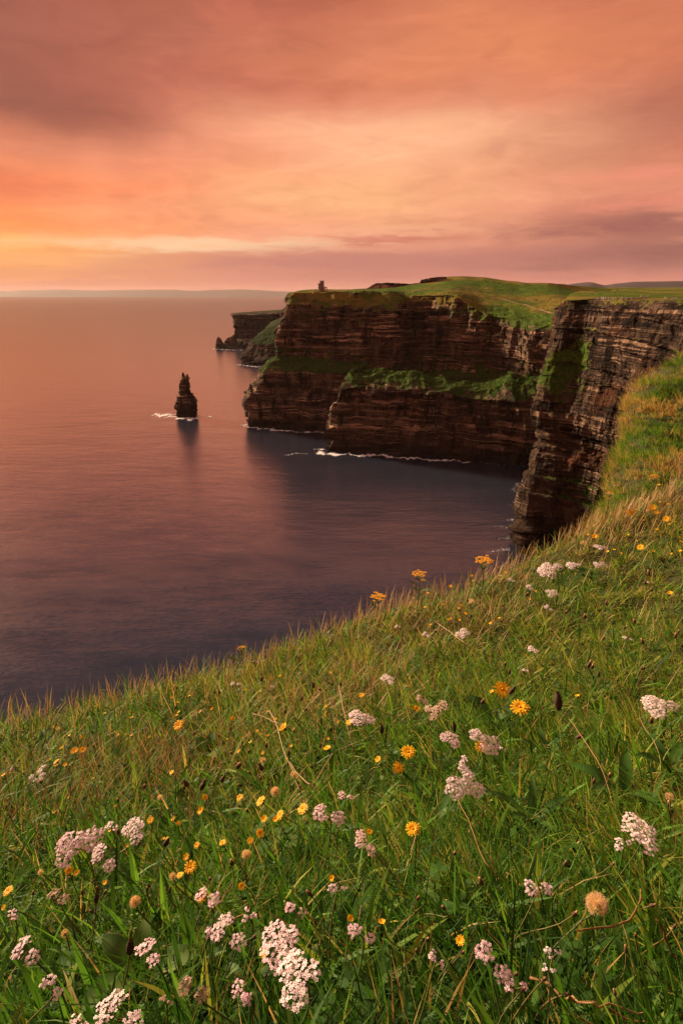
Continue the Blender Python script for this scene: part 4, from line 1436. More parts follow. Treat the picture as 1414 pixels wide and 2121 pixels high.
def yarrow(px, py, wpx, tone, label, h=.15, tilt=.3, lobes=None):
    st = stand(px, py, h)
    if st is None:
        return
    head, base, mpp = st
    R_ = max(.011, wpx * mpp / 2)
    axis = np.array([rng.normal(-.10, tilt * .4), rng.normal(-.14, tilt * .35), 1.0])
    u, v_, ax = frame(axis)
    root = empty('yarrow', tuple(base))
    tag(root, label, 'flower', 'yarrow flowers in the grass')
    # sub-clusters
    nl = lobes or int(np.clip(R_ / .008, 3, 9))
    cs = [(0, 0, .40)] if nl > 4 else []
    for i in range(nl - len(cs)):
        a = i * 2 * math.pi / max(1, nl - len(cs)) + rng.normal(0, .35)
        cs.append((rng.uniform(.42, .68) * math.cos(a), rng.uniform(.42, .68) * math.sin(a), rng.uniform(.30, .42)))
    sp = max(.0040, R_ / 9.5)
    pts = []
    k = int(R_ / sp) + 1
    for i in range(-k, k + 1):
        for j in range(-k, k + 1):
            x = (i + .5 * (j % 2)) * sp + rng.normal(0, sp * .16)
            y = j * sp * .88 + rng.normal(0, sp * .16)
            best = None
            for (cx, cy, cr) in cs:
                dd = math.hypot(x - cx * R_, y - cy * R_) / (cr * R_)
                if dd < 1 and (best is None or dd < best[0]):
                    best = (dd, cx, cy, cr)
            if best is None:
                continue
            rr = math.hypot(x, y) / R_
            if rng.random() < .10 + .12 * (best[0] > .8):
                continue
            z = -.12 * R_ * rr * rr - .07 * R_ * best[0] ** 2 + rng.normal(0, .0014)
            pts.append((x, y, z, best))
    fl = Geo()
    for (x, y, z, b) in pts:
        c = head + u * x + v_ * y + ax * z
        nrm_ = ax + .55 * (u * (x / R_ - .4 * b[1]) + v_ * (y / R_ - .4 * b[2])) + rng.normal(0, .16, 3)
        fu, fv, fn = frame(nrm_)
        a = rng.uniform(0, 6.28)
        ca, sa_ = math.cos(a), math.sin(a)
        s = sp * rng.uniform(.46, .62)
        V = FLV * s
        V = c + V[:, :1] * (fu * ca + fv * sa_) + V[:, 1:2] * (fv * ca - fu * sa_) + V[:, 2:] * fn
        tn = np.clip(tone + rng.normal(0, .09), 0, 1)
        tt_ = np.full(31, tn); tt_[25:] = min(1, max(tn, .55) + .18)
        fl.add(V, None, FLT, tt_)
    fl.build('flower_head', M_pink, root, base)
    sg = Geo()
    neck = head - ax * R_ * .75
    curve = stem_curve(base, neck, axis)
    stone_ = rng.uniform(0, .7)
    sg.tube(curve, .0016, .0012, stone_)
    sg.build('stem', M_stem, root, base)
    pg = Geo()
    for (cx, cy, cr) in cs:
        end = head + u * cx * R_ + v_ * cy * R_ - ax * R_ * .2
        mid_ = neck * .45 + end * .55 - ax * R_ * .12
        pg.tube([neck, mid_, end], .0009, .0006, stone_, 4)
        for _ in range(4):
            e2 = end + (u * rng.normal(0, .5) + v_ * rng.normal(0, .5)) * cr * R_ + ax * R_ * .12
            pg.tube([end - ax * R_ * .1, e2], .0005, .0004, stone_, 3)
    pg.build('flower_stalks', M_stem, root, base)
    if mpp < .0025:
        for i in range(2):
            f = rng.uniform(.2, .6)
            b_ = curve[int(f * 8)]
            a = rng.uniform(0, 6.28)
            lg = Geo()
            feather_leaf(lg, b_, (math.cos(a), math.sin(a), .5), rng.uniform(.04, .07), rng.uniform(.2, .8))
            lg.build('leaf', M_leaf, root, base)
    return root


def daisy(px, py, spx, label, group, name='hawkbit', h=.17, shut=None, tone=.2):
    st = stand(px, py, h)
    if st is None:
        return
    head, base, mpp = st
    R_ = max(.0045, spx * mpp / 2)
    axis = np.array([rng.normal(-.25, .3), rng.normal(-.15, .3), 1.0])
    if spx > 20:
        axis = np.array([rng.normal(-.15, .12), rng.normal(-.35, .12), 1.0])
    u, v_, ax = frame(axis)
    root = empty(name, tuple(base))
    tag(root, label, 'flower', group)
    small = spx < 9
    g = Geo()
    shut = rng.uniform(.15, .75) if shut is None else shut
    rows = ((9, 1.0, .2),) if small else ((15, 1.0, 0.0), (12, .72, .22), (8, .45, .45))
    for npet, rl, extra in rows:
        up = min(1.35, shut + extra)
        for i in range(npet):
            a = (i + rng.uniform(-.25, .25)) * 2 * math.pi / npet
            o = u * math.cos(a) + v_ * math.sin(a)
            s = -u * math.sin(a) + v_ * math.cos(a)
            L = R_ * rl * rng.uniform(.88, 1.1) * 1.12
            d1 = o * math.cos(up) + ax * math.sin(up)
            d2 = o * math.cos(up - .35) + ax * math.sin(up - .35)
            w_ = R_ * (.13 if not small else .2)
            p0 = head + o * R_ * .10
            p1 = p0 + d1 * L * .5
            p2 = p1 + d2 * L * .45
            g.add([p0 - s * w_ * .5, p0 + s * w_ * .5, p1 + s * w_, p1 - s * w_, p2 + s * w_ * .85, p2 - s * w_ * .85, p2 + d2 * L * .06], [(0, 1, 2, 3), (3, 2, 4, 5)], [(5, 4, 6)],
                  np.clip(tone + rng.normal(0, .15), 0, 1))
    g.lathe(head, ax, [(R_ * .20, -.0), (R_ * .16, R_ * .22), (R_ * .03, R_ * .28)], .8, 6)
    g.build('petals', M_yellow, root, base)
    g = Geo()
    g.lathe(head, ax, [(R_ * .10, -R_ * .95), (R_ * .26, -R_ * .75), (R_ * .30, -R_ * .3), (R_ * .24, R_ * .06)], [.2, .1, .3, .5], 8)
    g.build('bud_cup', M_brown if not small else M_stem, root, base)
    g = Geo()
    curve = stem_curve(base, head - ax * R_ * .9, axis, .03)
    g.tube(curve, max(.0013, mpp * .5), max(.0010, mpp * .4), rng.uniform(.1, .8))
    g.build('stem', M_stem, root, base)
    return root


def puff(px, py, spx, label, h=.2, tone=.2):
    st = stand(px, py, h)
    if st is None:
        return
    head, base, mpp = st
    R_ = max(.006, spx * mpp / 2)
    root = empty('seed_head', tuple(base))
    tag(root, label, 'seed head', 'fluffy seed heads')
    axis = np.array([rng.normal(0, .25), rng.normal(0, .25), 1.0])
    _, _, ax = frame(axis)
    g = Geo()
    n = 260 if spx > 20 else 120
    for i in range(n):
        z = rng.uniform(-.55, 1); a = rng.uniform(0, 6.28)
        d = np.array([math.sqrt(1 - z * z) * math.cos(a), math.sqrt(1 - z * z) * math.sin(a), z])
        fu, fv, _ = frame(d)
        r1 = R_ * rng.uniform(.75, 1.05)
        p0, p1 = head + d * R_ * .2, head + d * r1
        w_ = R_ * .018
        g.add([p0 - fu * w_, p0 + fu * w_, p1], None, [(0, 1, 2)], tone + rng.uniform(0, .4))
        for k in range(4):
            b = k * 1.57 + rng.uniform(0, .5)
            e = head + d * r1 * .78 + (fu * math.cos(b) + fv * math.sin(b)) * R_ * .26 + d * R_ * .2
            g.add([head + d * r1 * .72 - fv * w_, e, head + d * r1 * .72 + fv * w_], None, [(0, 1, 2)], tone + rng.uniform(0, .4))
    g.build('fluff', M_fluff, root, base)
    g = Geo()
    g.lathe(head, ax, [(R_ * .04, -R_ * .7), (R_ * .18, -R_ * .4), (R_ * .22, 0), (R_ * .10, R_ * .15)], [.3, .5, .7, .8], 8)
    g.build('receptacle', M_brown, root, base)
    g = Geo()
    g.tube(stem_curve(base, head - ax * R_ * .6, axis, .04), .0019, .0014, rng.uniform(.3, .9))
    g.build('stem', M_stem, root, base)


def bud(px, py, spx, label, group, h=.16, tip=.8, name='closed_bud', long=1.0):
    st = stand(px, py, h)
    if st is None:
        return
    head, base, mpp = st
    R_ = max(.0024, spx * mpp * .36)
    long = long * rng.uniform(1.0, 1.5)
    root = empty(name, tuple(base))
    tag(root, label, 'bud', group)
    axis = np.array([rng.normal(0, .35), rng.normal(0, .3), 1.0])
    _, _, ax = frame(axis)
    Lh = R_ * 3.0 * long
    g = Geo()
    g.lathe(head - ax * Lh * .5, ax, [(R_ * .3, 0), (R_ * .8, Lh * .12), (R_ * .95, Lh * .35), (R_ * .75, Lh * .62), (R_ * .5, Lh * .72)], [.1, .15, .25, .2, .4], 7, .06)
    g.build('bud_cup', M_brown, root, base)
    g = Geo()
    g.lathe(head - ax * Lh * .5, ax, [(R_ * .45, Lh * .68), (R_ * .55, Lh * .82), (R_ * .50, Lh * .95), (R_ * .1, Lh * 1.0)], tip, 7, .12)
    g.build('tip', M_brown, root, base)
    g = Geo()
    g.tube(stem_curve(base, head - ax * Lh * .48, axis, .035), max(.0013, mpp * .5), max(.0010, mpp * .4), rng.uniform(.3, 1))
    g.build('stem', M_stem, root, base)


def plantain(px, py, spx, label, h=.2):
    st = stand(px, py, h)
    if st is None:
        return
    head, base, mpp = st
    R_ = spx * mpp / 2
    root = empty('plantain_spike', tuple(base))
    tag(root, label, 'seed spike', 'plantain seed spikes')
    axis = np.array([rng.normal(0, .25), rng.normal(0, .2), 1.0])
    _, _, ax = frame(axis)
    Lh = R_ * 5
    g = Geo()
    g.lathe(head - ax * Lh * .5, ax, [(R_ * (.45 + .55 * math.sin(math.pi * min(1, f * .95 + .08))) * (1 + .12 * (i % 2)), Lh * f) for i, f in enumerate(np.linspace(0, 1, 14))], .05, 9, .10)
    g.build('spike', M_brown, root, base)
    g = Geo()
    g.tube(stem_curve(base, head - ax * Lh * .5, axis, .03), .0014, .0011, rng.uniform(.5, 1))
    g.build('stem', M_stem, root, base)


def ragwort(px, py, wpx, label, h=.2, nh=26):
    st = stand(px, py, h, .03)
    if st is None:
        return
    head, base, mpp = st
    R_ = wpx * mpp / 2
    root = empty('ragwort', tuple(base))
    tag(root, label, 'flower', 'ragwort along the cliff edge')
    g = Geo(); sg = Geo()
    neck = head - np.array([0, 0, R_ * 1.3])
    for i in range(nh):
        a = i * 2.4; r = R_ * math.sqrt((i + .5) / nh)
        c = head + np.array([r * math.cos(a), r * math.sin(a), rng.normal(0, R_ * .14) - .25 * r])
        sg.tube([neck, (neck + c) / 2 + np.array([0, 0, -R_ * .1]), c], .0016, .0012, .5, 3)
        rr = R_ * .24
        for k in range(8):
            b = k * .785 + rng.uniform(0, .3)
            o = np.array([math.cos(b), math.sin(b), .15]); s = np.array([-math.sin(b), math.cos(b), 0])
            g.add([c, c + o * rr * .6 + s * rr * .2, c + o * rr, c + o * rr * .6 - s * rr * .2], [(0, 1, 2, 3)], None, rng.uniform(0, .5))
        g.lathe(c, (0, 0, 1), [(rr * .4, 0), (rr * .35, rr * .25), (rr * .05, rr * .35)], .9, 6)
    g.build('flower_heads', M_yellow, root, base)
    sg.build('flower_stalks', M_stem, root, base)
    g = Geo()
    cv = stem_curve(base, neck, (0, 0, 1), .01)
    g.tube(cv, .0045, .0034, .6)
    g.build('stem', M_stem, root, base)
    for i in range(9):
        b_ = cv[1 + i % 7]
        a = rng.uniform(0, 6.28)
        lg = Geo(); feather_leaf(lg, b_, (math.cos(a), math.sin(a), .6), rng.uniform(.07, .12), .6); lg.build('leaf', M_leaf, root, base)


def leaf_blade(g, base, a, L, Wd, rise, tone, lobed=False):
    """one broad leaf with a folded midrib, arching over"""
    o = np.array([math.cos(a), math.sin(a), 0]); s = np.array([-math.sin(a), math.cos(a), 0])
    K = 9
    V = []
    p_ = np.array(base, float)
    for i in range(K):
        f = i / (K - 1)
        w_ = Wd * (math.sin(math.pi * (f * .92 + .06)) ** .8) * (1 if not lobed else (.65 + .45 * (i % 2)))
        if i == K - 1:
            w_ = Wd * .03
        th = rise - 1.1 * f
        V += [p_ + s * w_ + np.array([0, 0, w_ * .25]) + rng.normal(0, Wd * .03, 3), p_, p_ - s * w_ + np.array([0, 0, w_ * .25]) + rng.normal(0, Wd * .03, 3)]
        p_ = p_ + (o * math.cos(th) + np.array([0, 0, math.sin(th)])) * L / (K - 1)
    Q = []
    for i in range(K - 1):
        Q += [(3 * i, 3 * i + 1, 3 * i + 4, 3 * i + 3), (3 * i + 1, 3 * i + 2, 3 * i + 5, 3 * i + 4)]
    tn = np.tile([tone, min(1, tone + .25), tone], K)
    g.add(V, Q, None, tn)


def leafy(px, py, Lpx, label, n=5, narrow=.16, lobed=False):
    g0 = on_ground(px, py, .04)
    if g0 is None:
        return
    base = g0 + CAMV - np.array([0, 0, .04])
    mpp = (g0[1] * cT - g0[2] * sT) / F
    root = empty('broad_leaf_plant', tuple(base))
    tag(root, label, 'plant', 'broad-leaved plants in the grass')
    a0 = rng.uniform(0, 6.28)
    for i in range(n):
        g = Geo()
        L = Lpx * mpp * rng.uniform(.75, 1.1)
        leaf_blade(g, base + np.array([0, 0, .02]), a0 + i * 2.4, L, L * narrow, rng.uniform(.7, 1.25), np.clip(rng.normal(.35, .2), 0, 1), lobed)
        g.build('leaf', M_leaf, root, base)


def palmate(px, py, Lpx, label, n=4):
    g0 = on_ground(px, py, .09)
    if g0 is None:
        return
    base = g0 + CAMV - np.array([0, 0, .09])
    mpp = (g0[1] * cT - g0[2] * sT) / F
    root = empty('buttercup_plant', tuple(base))
    tag(root, label, 'plant', 'lobed-leaf plants in the grass')
    for i in range(n):
        a = i * 2 * math.pi / n + rng.normal(0, .3)
        c = base + np.array([math.cos(a) * .03, math.sin(a) * .03, rng.uniform(.07, .11)])
        R_ = Lpx * mpp * rng.uniform(.4, .6)
        g = Geo()
        g.tube([base, (base + c) / 2 + rng.normal(0, .005, 3), c], .0010, .0008, .3, 4)
        g.build('leaf_stalk', M_stem, root, base)
        g = Geo()
        tn = np.clip(rng.normal(.35, .15), 0, 1)
        for k in range(5):
            b = a + (k - 2) * .95
            o = np.array([math.cos(b), math.sin(b), rng.normal(0, .15)]); s = np.array([-math.sin(b), math.cos(b), 0])
            w_ = R_ * .26
            g.add([c, c + o * R_ * .45 + s * w_, c + o * R_ * .62 + s * w_ * .75, c + o * R_ * .78 + s * w_ * .9, c + o * R_ * .8 + s * w_ * .25, c + o * R_, c + o * R_ * .8 - s * w_ * .25, c + o * R_ * .78 - s * w_ * .9, c + o * R_ * .62 - s * w_ * .75, c + o * R_ * .45 - s * w_],
                  None, [(0, 1, 2), (0, 2, 4), (2, 3, 4), (0, 4, 6), (4, 5, 6), (0, 6, 8), (6, 7, 8), (0, 8, 9)], tn)
        g.build('leaf', M_leaf, root, base)


def stalk(pix, r, label, hs, tone=.8, mat=None):
    pts = []
    for (px, py), h in zip(pix, hs):
        g = on_ground(px, py, h)
        if g is None:
            return
        pts.append(g + CAMV)
    base = pts[0].copy()
    c = resample(np.array(pts), np.linspace(0, len(pts) - 1, 22))
    c = c + np.column_stack([vn(np.arange(22) * .5, 1.0 + pix[0][0]), vn(np.arange(22) * .5, 5.0 + pix[0][1]), vn(np.arange(22) * .5, 9.0)]) * .004
    o = bpy.data.objects.new('dry_stalk', None)
    g = Geo(); g.tube(c, r, r * .6, tone, 5)
    me = None
    ob = g.build('dry_stalk', mat or M_straw, None, base)
    ob.location = base
    tag(ob, label, 'stalk', 'loose dead stalks in the grass')

# ---- yarrow: photo pixel, width, tone (0 white, .5 mauve, 1 brown), label
YARROW = [
    (160, 1742, 88, .45, 'broad flat mauve-pink yarrow head tilted at the lower left', .17),
    (232, 1712, 32, .20, 'small pale yarrow head just above the left pink cluster', .15),
    (284, 1712, 62, .22, 'pale double yarrow head right of the broad mauve one', .15),
    (223, 1770, 66, .35, 'pink yarrow head directly below the broad mauve one', .15),
    (50, 1972, 66, .40, 'pink yarrow head at the left border low down', .16),
    (28, 1893, 26, .60, 'half-hidden dull yarrow head at the left border above the pink one', .13),
    (120, 1855, 52, .95, 'dark withered yarrow head left of the brown fluffy seed head', .14),
    (310, 1970, 70, .45, 'mauve yarrow head broken into two narrow lobes lower left', .17),
    (428, 1862, 60, .50, 'mauve yarrow head with a yellow flower against it', .15),
    (482, 1922, 78, .28, 'pale pink yarrow head left of the largest cluster', .17),
    (515, 1892, 34, .40, 'small round yarrow head above the pale pink one beside the largest', .17),
    (590, 1940, 112, .36, 'largest pink yarrow cluster at the bottom centre', .18),
    (614, 1882, 42, .58, 'small bright mauve yarrow head just above the largest cluster', .17),
    (633, 2010, 122, .16, 'wide creamy yarrow cluster below the largest pink one', .17),
    (500, 2055, 54, .55, 'loose mauve yarrow head low beside a green seed cluster', .14),
    (398, 2050, 64, .90, 'brown fading yarrow head near the bottom left', .14),
    (345, 2070, 28, .75, 'tiny fading yarrow head left of the brown one', .13),
    (250, 2088, 105, .22, 'large pale yarrow head cut by the bottom edge at the left', .17),
    (170, 2114, 48, .30, 'small pale yarrow head at the bottom edge left of the large one', .15),
    (683, 1682, 62, .55, 'tan-pink clumped yarrow head in the middle of the slope', .17),
    (718, 1645, 34, .70, 'small tan yarrow head above the clumped one mid slope', .17),
    (765, 1742, 72, .70, 'yarrow head half gone brown right of the tan-pink clump', .15),
    (750, 1932, 52, .45, 'single rounded yarrow head right of the largest cluster', .14),
    (1115, 1835, 66, .30, 'rounded pale yarrow head alone in dark grass lower right', .15),
    (1025, 1997, 92, .42, 'tall mauve yarrow cluster at the bottom right of centre', .17),
    (1146, 1973, 42, .05, 'small white yarrow head right of the tall mauve cluster', .13),
    (1135, 2006, 16, .05, 'tiny white floret group under the small white yarrow head', .12),
    (1338, 1718, 100, .18, 'creamy spread yarrow head by the right border', .17),
    (960, 1627, 84, .20, 'wide pale yarrow head in the centre right with a stalk across', .18),
    (968, 1583, 48, .18, 'smaller pale yarrow head directly above the wide centre one', .18),
    (938, 1527, 56, .46, 'mauve flat yarrow head left of the pale pair with yellow', .17),
    (1005, 1532, 72, .24, 'pale pink yarrow head with a yellow flower on its front', .17),
    (1042, 1550, 18, .24, 'tiny pink yarrow bit at the right of the pale pink head', .15),
    (755, 1485, 56, .24, 'pale yarrow head left of the fading brown group', .16),
    (806, 1404, 44, .10, 'whitish yarrow head above the fading brown group', .17),
    (875, 1445, 30, .70, 'upper small head of the fading brown yarrow group', .16),
    (902, 1468, 58, .78, 'main fading brown yarrow head mid right', .15),
    (1370, 1458, 78, .15, 'flat creamy yarrow head at the right border mid height', .16),
    (958, 1310, 36, .12, 'airy white yarrow head beside dead stems on the upper slope', .15),
    (1104, 1343, 28, .10, 'small white yarrow right of the airy one', .12),
    (1300, 1321, 24, .06, 'lone small white yarrow toward the right border', .12),
    (1088, 1388, 18, .20, 'tiny yarrow head above the pair of big yellow flowers', .12),
    (1137, 1258, 24, .10, 'small white yarrow lowest of the upper right group', .10),
    (1143, 1226, 34, .12, 'white yarrow in the middle of the upper right group', .11),
    (1100, 1215, 24, .10, 'small slanted white yarrow left in the upper right group', .11),
    (1062, 1200, 22, .15, 'leftmost pale yarrow of the upper right group', .11),
    (1140, 1177, 52, .18, 'widest pink-white yarrow of the upper right group', .12),
    (1187, 1168, 34, .14, 'flat pinkish yarrow right of the widest upper one', .12),
    (1243, 1131, 30, .15, 'topmost white yarrow near the grass brow at the right', .12),
    (1243, 1169, 32, .10, 'row of three small white yarrow heads under the topmost one', .11),
    (1346, 1205, 16, .05, 'tiny white yarrow by the right border high on the slope', .10),
    (883, 1312, 22, .20, 'small pinkish yarrow on the upper middle slope', .11),
    (823, 1297, 14, .08, 'tiny white yarrow near the brow in the middle', .10),
    (488, 1414, 20, .05, 'small white yarrow below the left brow', .11),
    (530, 1370, 15, .05, 'tiny white flower right on the left brow', .10),
    (565, 1422, 9, .05, 'white speck of yarrow right of the left-brow one', .08),
    (90, 1595, 34, .15, 'flat pale yarrow at the far left of the slope', .12),
    (70, 1612, 24, .08, 'smaller white yarrow just below the far left flat one', .11),
    (28, 1590, 13, .50, 'tiny mauve yarrow at the left border', .10),
    (1275, 1005, 10, .05, 'white speck of yarrow on the highest part of the brow', .12),
]
YARROW += [
    (105, 2045, 50, .30, 'small pink yarrow low at the left under the pink border head', .16), (445, 1935, 34, .35, 'little pink yarrow touching the pale pink head from the left', .16),
    (700, 1840, 36, .20, 'pale yarrow above the rounded one right of the largest', .16), (905, 1985, 40, .35, 'pink yarrow left of the tall mauve cluster', .15),
    (1068, 2040, 46, .40, 'mauve yarrow at the lower right of the tall mauve cluster', .15), (1290, 1745, 40, .15, 'pale yarrow at the lower left of the creamy spread head', .16)]
for px, py, wd_, tn, lab, h in YARROW:
    yarrow(px, py, wd_ * (1.18 if px < 760 else 1.0), tn, lab, h * 1.38)

YELLOW = [
    (1040, 1428, 31, 'upper of two large blurred yellow hawkbits on the right slope'),
    (1076, 1465, 33, 'lower of two large blurred yellow hawkbits on the right slope'),
    (997, 1547, 24, 'yellow hawkbit in front of the pale pink yarrow'),
    (845, 1558, 27, 'open yellow hawkbit left of the mauve flat yarrow'),
    (824, 1590, 22, 'yellow hawkbit just below the open one'),
    (855, 1717, 27, 'yellow hawkbit right of the half-brown yarrow'),
    (627, 1675, 20, 'orange-yellow hawkbit left of the tan-pink yarrow clump'),
    (541, 1660, 19, 'yellow hawkbit second left of the tan-pink yarrow clump'),
    (580, 1688, 17, 'small yellow hawkbit low between two others mid slope'),
    (497, 1652, 13, 'small half-open yellow hawkbit on the middle left slope'),
    (538, 1725, 15, 'narrow yellow hawkbit seen side-on mid left'),
    (417, 1678, 15, 'yellow hawkbit right of the pale double yarrow'),
    (395, 1796, 24, 'star-shaped yellow hawkbit in dark grass lower left'),
    (417, 1858, 19, 'yellow hawkbit touching the mauve yarrow lower left'),
    (548, 1976, 16, 'yellow hawkbit at the foot of the largest yarrow cluster'),
    (588, 1508, 18, 'yellow hawkbit on a tall stalk mid slope'),
    (725, 1902, 13, 'small upright yellow hawkbit above the rounded yarrow'),
    (791, 1911, 13, 'small yellow hawkbit right of the rounded yarrow'),
    (953, 1948, 17, 'ragged yellow hawkbit left of the tall mauve yarrow'),
    (18, 1845, 18, 'yellow hawkbit at the left border'),
    (9, 1880, 10, 'small yellow hawkbit cut by the left border'),
    (143, 1803, 15, 'left of two yellow hawkbits under the pink yarrow'),
    (160, 1808, 12, 'right of two yellow hawkbits under the pink yarrow'),
    (218, 1828, 9, 'small yellow hawkbit below the pair at the lower left'),
    (312, 1699, 13, 'yellow hawkbit on the edge of the pale double yarrow'),
    (501, 1835, 14, 'slim yellow hawkbit above the pale pink yarrow'),
    (862, 1468, 15, 'yellow hawkbit at the left of the fading brown group'),
    (724, 1496, 14, 'yellow hawkbit touching the left side of the pale yarrow'),
    (749, 1440, 10, 'small yellow hawkbit above the pale yarrow'),
    (1326, 1134, 13, 'round yellow flower right of the topmost white yarrow'),
    (1350, 1052, 15, 'upper of the yellow flowers in the right straw patch'),
    (1358, 1062, 10, 'lower of the yellow flowers in the right straw patch'),
    (1380, 1075, 13, 'orange-yellow flower low in the right straw patch'),
    (1305, 1062, 16, 'flat yellow flower at the left of the straw patch'),
    (1230, 1112, 13, 'yellow flower above the topmost white yarrow'),
    (1386, 1230, 11, 'yellow flower by the right border above the grass sweep'),
    (155, 1555, 15, 'left of two close yellow flowers on the left slope'),
    (172, 1553, 13, 'right of two close yellow flowers on the left slope'),
    (118, 1578, 11, 'yellow flower left of the close pair on the left slope'),
    (136, 1584, 9, 'small yellow flower under the close pair on the left slope'),
    (370, 1502, 20, 'wide flat yellow flower on the upper left slope'),
    (356, 1600, 9, 'small yellow flower in the ruddy grass patch'),
    (370, 1705, 9, 'small yellow flower right of the pale double yarrow pair'),
    (8, 1605, 8, 'yellow dot at the left border on the slope'),
    (1018, 1433, 9, 'little orange bud-flower between stalks right of the large pair'),
    (1195, 1442, 9, 'little yellow flower on a thin stalk at the right'),
]
for px, py, sp_, lab in YELLOW:
    daisy(px, py, sp_, lab, 'yellow hawkbit flowers', h=.17 if py > 1400 else .12, shut=(.2 if sp_ > 19 else None))
for (px, py, wd_, lab) in [(868, 1186, 36, 'yellow ragwort head standing highest above the brow'), (783, 1233, 38, 'bright flat ragwort head on the middle brow against the sea'),
                           (1003, 1158, 46, 'brownish ragwort bush on the brow below the near cliff'), (500, 1340, 20, 'small ragwort at the left brow against the sea'),
                           (1262, 1020, 20, 'ragwort at the foot of the right shoulder'), (1355, 985, 26, 'ragwort on the upper right brow'), (875, 1200, 14, 'small lower ragwort head under the highest one')]:
    ragwort(px, py, wd_ * .8, lab, h=.16, nh=26 if wd_ > 22 else 14)
for (px, py, sp_, lab, h, tn) in [(1235, 1872, 52, 'round fluffy orange seed head at the lower right', .2, .15), (280, 1868, 34, 'brown fluffy seed head in the lower left', .18, .6), (510, 1770, 28, 'fluffy tan seed head in the middle left', .17, .35),
                                  (570, 1640, 30, 'dry open seed head mid slope', .15, .5), (976, 1246, 20, 'round pale seed head on the upper slope', .13, .0), (608, 1605, 22, 'fuzzy seed head on a straw stalk mid slope', .17, .5),
                                  (332, 1652, 18, 'small tan seed puff left of centre', .15, .3), (85, 1807, 18, 'tan seed puff at the lower left', .15, .4), (135, 1933, 24, 'ragged seed puff low at the left', .13, .6),
                                  (1207, 1125, 20, 'pale tan seed puff near the topmost yarrow', .12, .2), (358, 1815, 24, 'brown seed puff left of the star-shaped hawkbit', .16, .6), (1385, 1650, 26, 'dry seed puff at the right border', .15, .3),
                                  (545, 1575, 20, 'ruddy seed puff on the middle left slope', .16, .7), (1340, 1058, 14, 'small pale puff in the right straw patch', .1, .2)]:
    puff(px, py, sp_ * (.95 if sp_ > 40 else .75), lab, h, tn)
BUDS = [(995, 1825, 15, 'orange-tipped bud standing alone in the lower right grass', .2, 1.0), (480, 1786, 13, 'tan bud left of the fluffy middle seed head', .17, .9), (958, 1570, 11, 'bud whose stalk crosses the wide centre yarrow', .2, .9),
        (918, 1880, 12, 'left of two buds on long bent stalks lower right', .16, .8), (885, 1945, 12, 'ruddy bud above the dark leaves at the bottom', .14, .8), (1190, 1892, 14, 'pale-tipped bud left of the round fluffy seed head', .2, .9),
        (865, 1860, 10, 'right bud of the thin pair in the lower middle', .15, .8), (1268, 1790, 10, 'small bud above the round fluffy seed head', .16, .8), (495, 1585, 16, 'dark bud with a ruddy tuft mid left', .17, .75),
        (540, 1588, 15, 'dark closed bud right of the ruddy-tufted one', .17, .2), (462, 1612, 13, 'dark drooping bud on a curved stalk', .17, .2), (385, 1622, 14, 'brown bud right of the small tan puff', .16, .4),
        (648, 1418, 11, 'dark bud on the upper middle slope', .16, .2), (685, 1510, 11, 'ruddy bud on the right of the tall yellow hawkbit', .16, .8), (1220, 1375, 13, 'dark bud high on a bent stem at the right', .2, .8),
        (1348, 1492, 14, 'brown tufted bud beneath the right creamy yarrow', .17, .8), (1200, 1525, 12, 'brown bud over long leaves on the right', .17, .4), (1000, 1452, 12, 'ruddy bud beside the two large hawkbits', .17, .7),
        (1262, 1605, 11, 'pale ruddy bud in the right grass', .16, .9), (152, 1745, 9, 'dark bud standing in front of the broad mauve yarrow', .22, .1), (245, 1722, 11, 'ruddy bud between the pale yarrows', .16, .8),
        (640, 1850, 13, 'ruddy bud just above the largest yarrow', .2, .9), (527, 1940, 12, 'dark bud right of the pale pink yarrow', .18, .1), (352, 1842, 10, 'ruddy bud below the brown puff', .14, .8),
        (305, 1840, 9, 'tan bud right of the brown fluffy head', .14, .8), (435, 1820, 9, 'tan bud right of the star-shaped hawkbit', .14, .9), (512, 1678, 10, 'pale bud near the small half-open hawkbit', .16, .9),
        (1295, 1965, 12, 'ruddy bud at the bottom right', .13, .8), (1170, 2060, 14, 'curled brown bud at the bottom right of the mauve cluster', .12, .5)]
for px, py, sp_, lab, h, tp_ in BUDS:
    bud(px, py, sp_, lab, 'closed brown flower buds', h, tp_)
for px, py, sp_, lab in [(1155, 1452, 15, 'long dark plantain spike on the right slope'), (420, 1628, 9, 'thin plantain spike on the left slope'), (345, 1745, 10, 'dark plantain spike right of the double yarrow'), (270, 1960, 15, 'dark plantain spike low at the left'),
                         (200, 1860, 9, 'thin dark spike near the withered yarrow'), (1060, 1430, 8, 'slim dark spike right of the upper large hawkbit'), (940, 1505, 8, 'slim spike above the mauve flat yarrow'), (790, 1510, 8, 'slim dark spike in mid slope grass')]:
    plantain(px, py, sp_, lab)

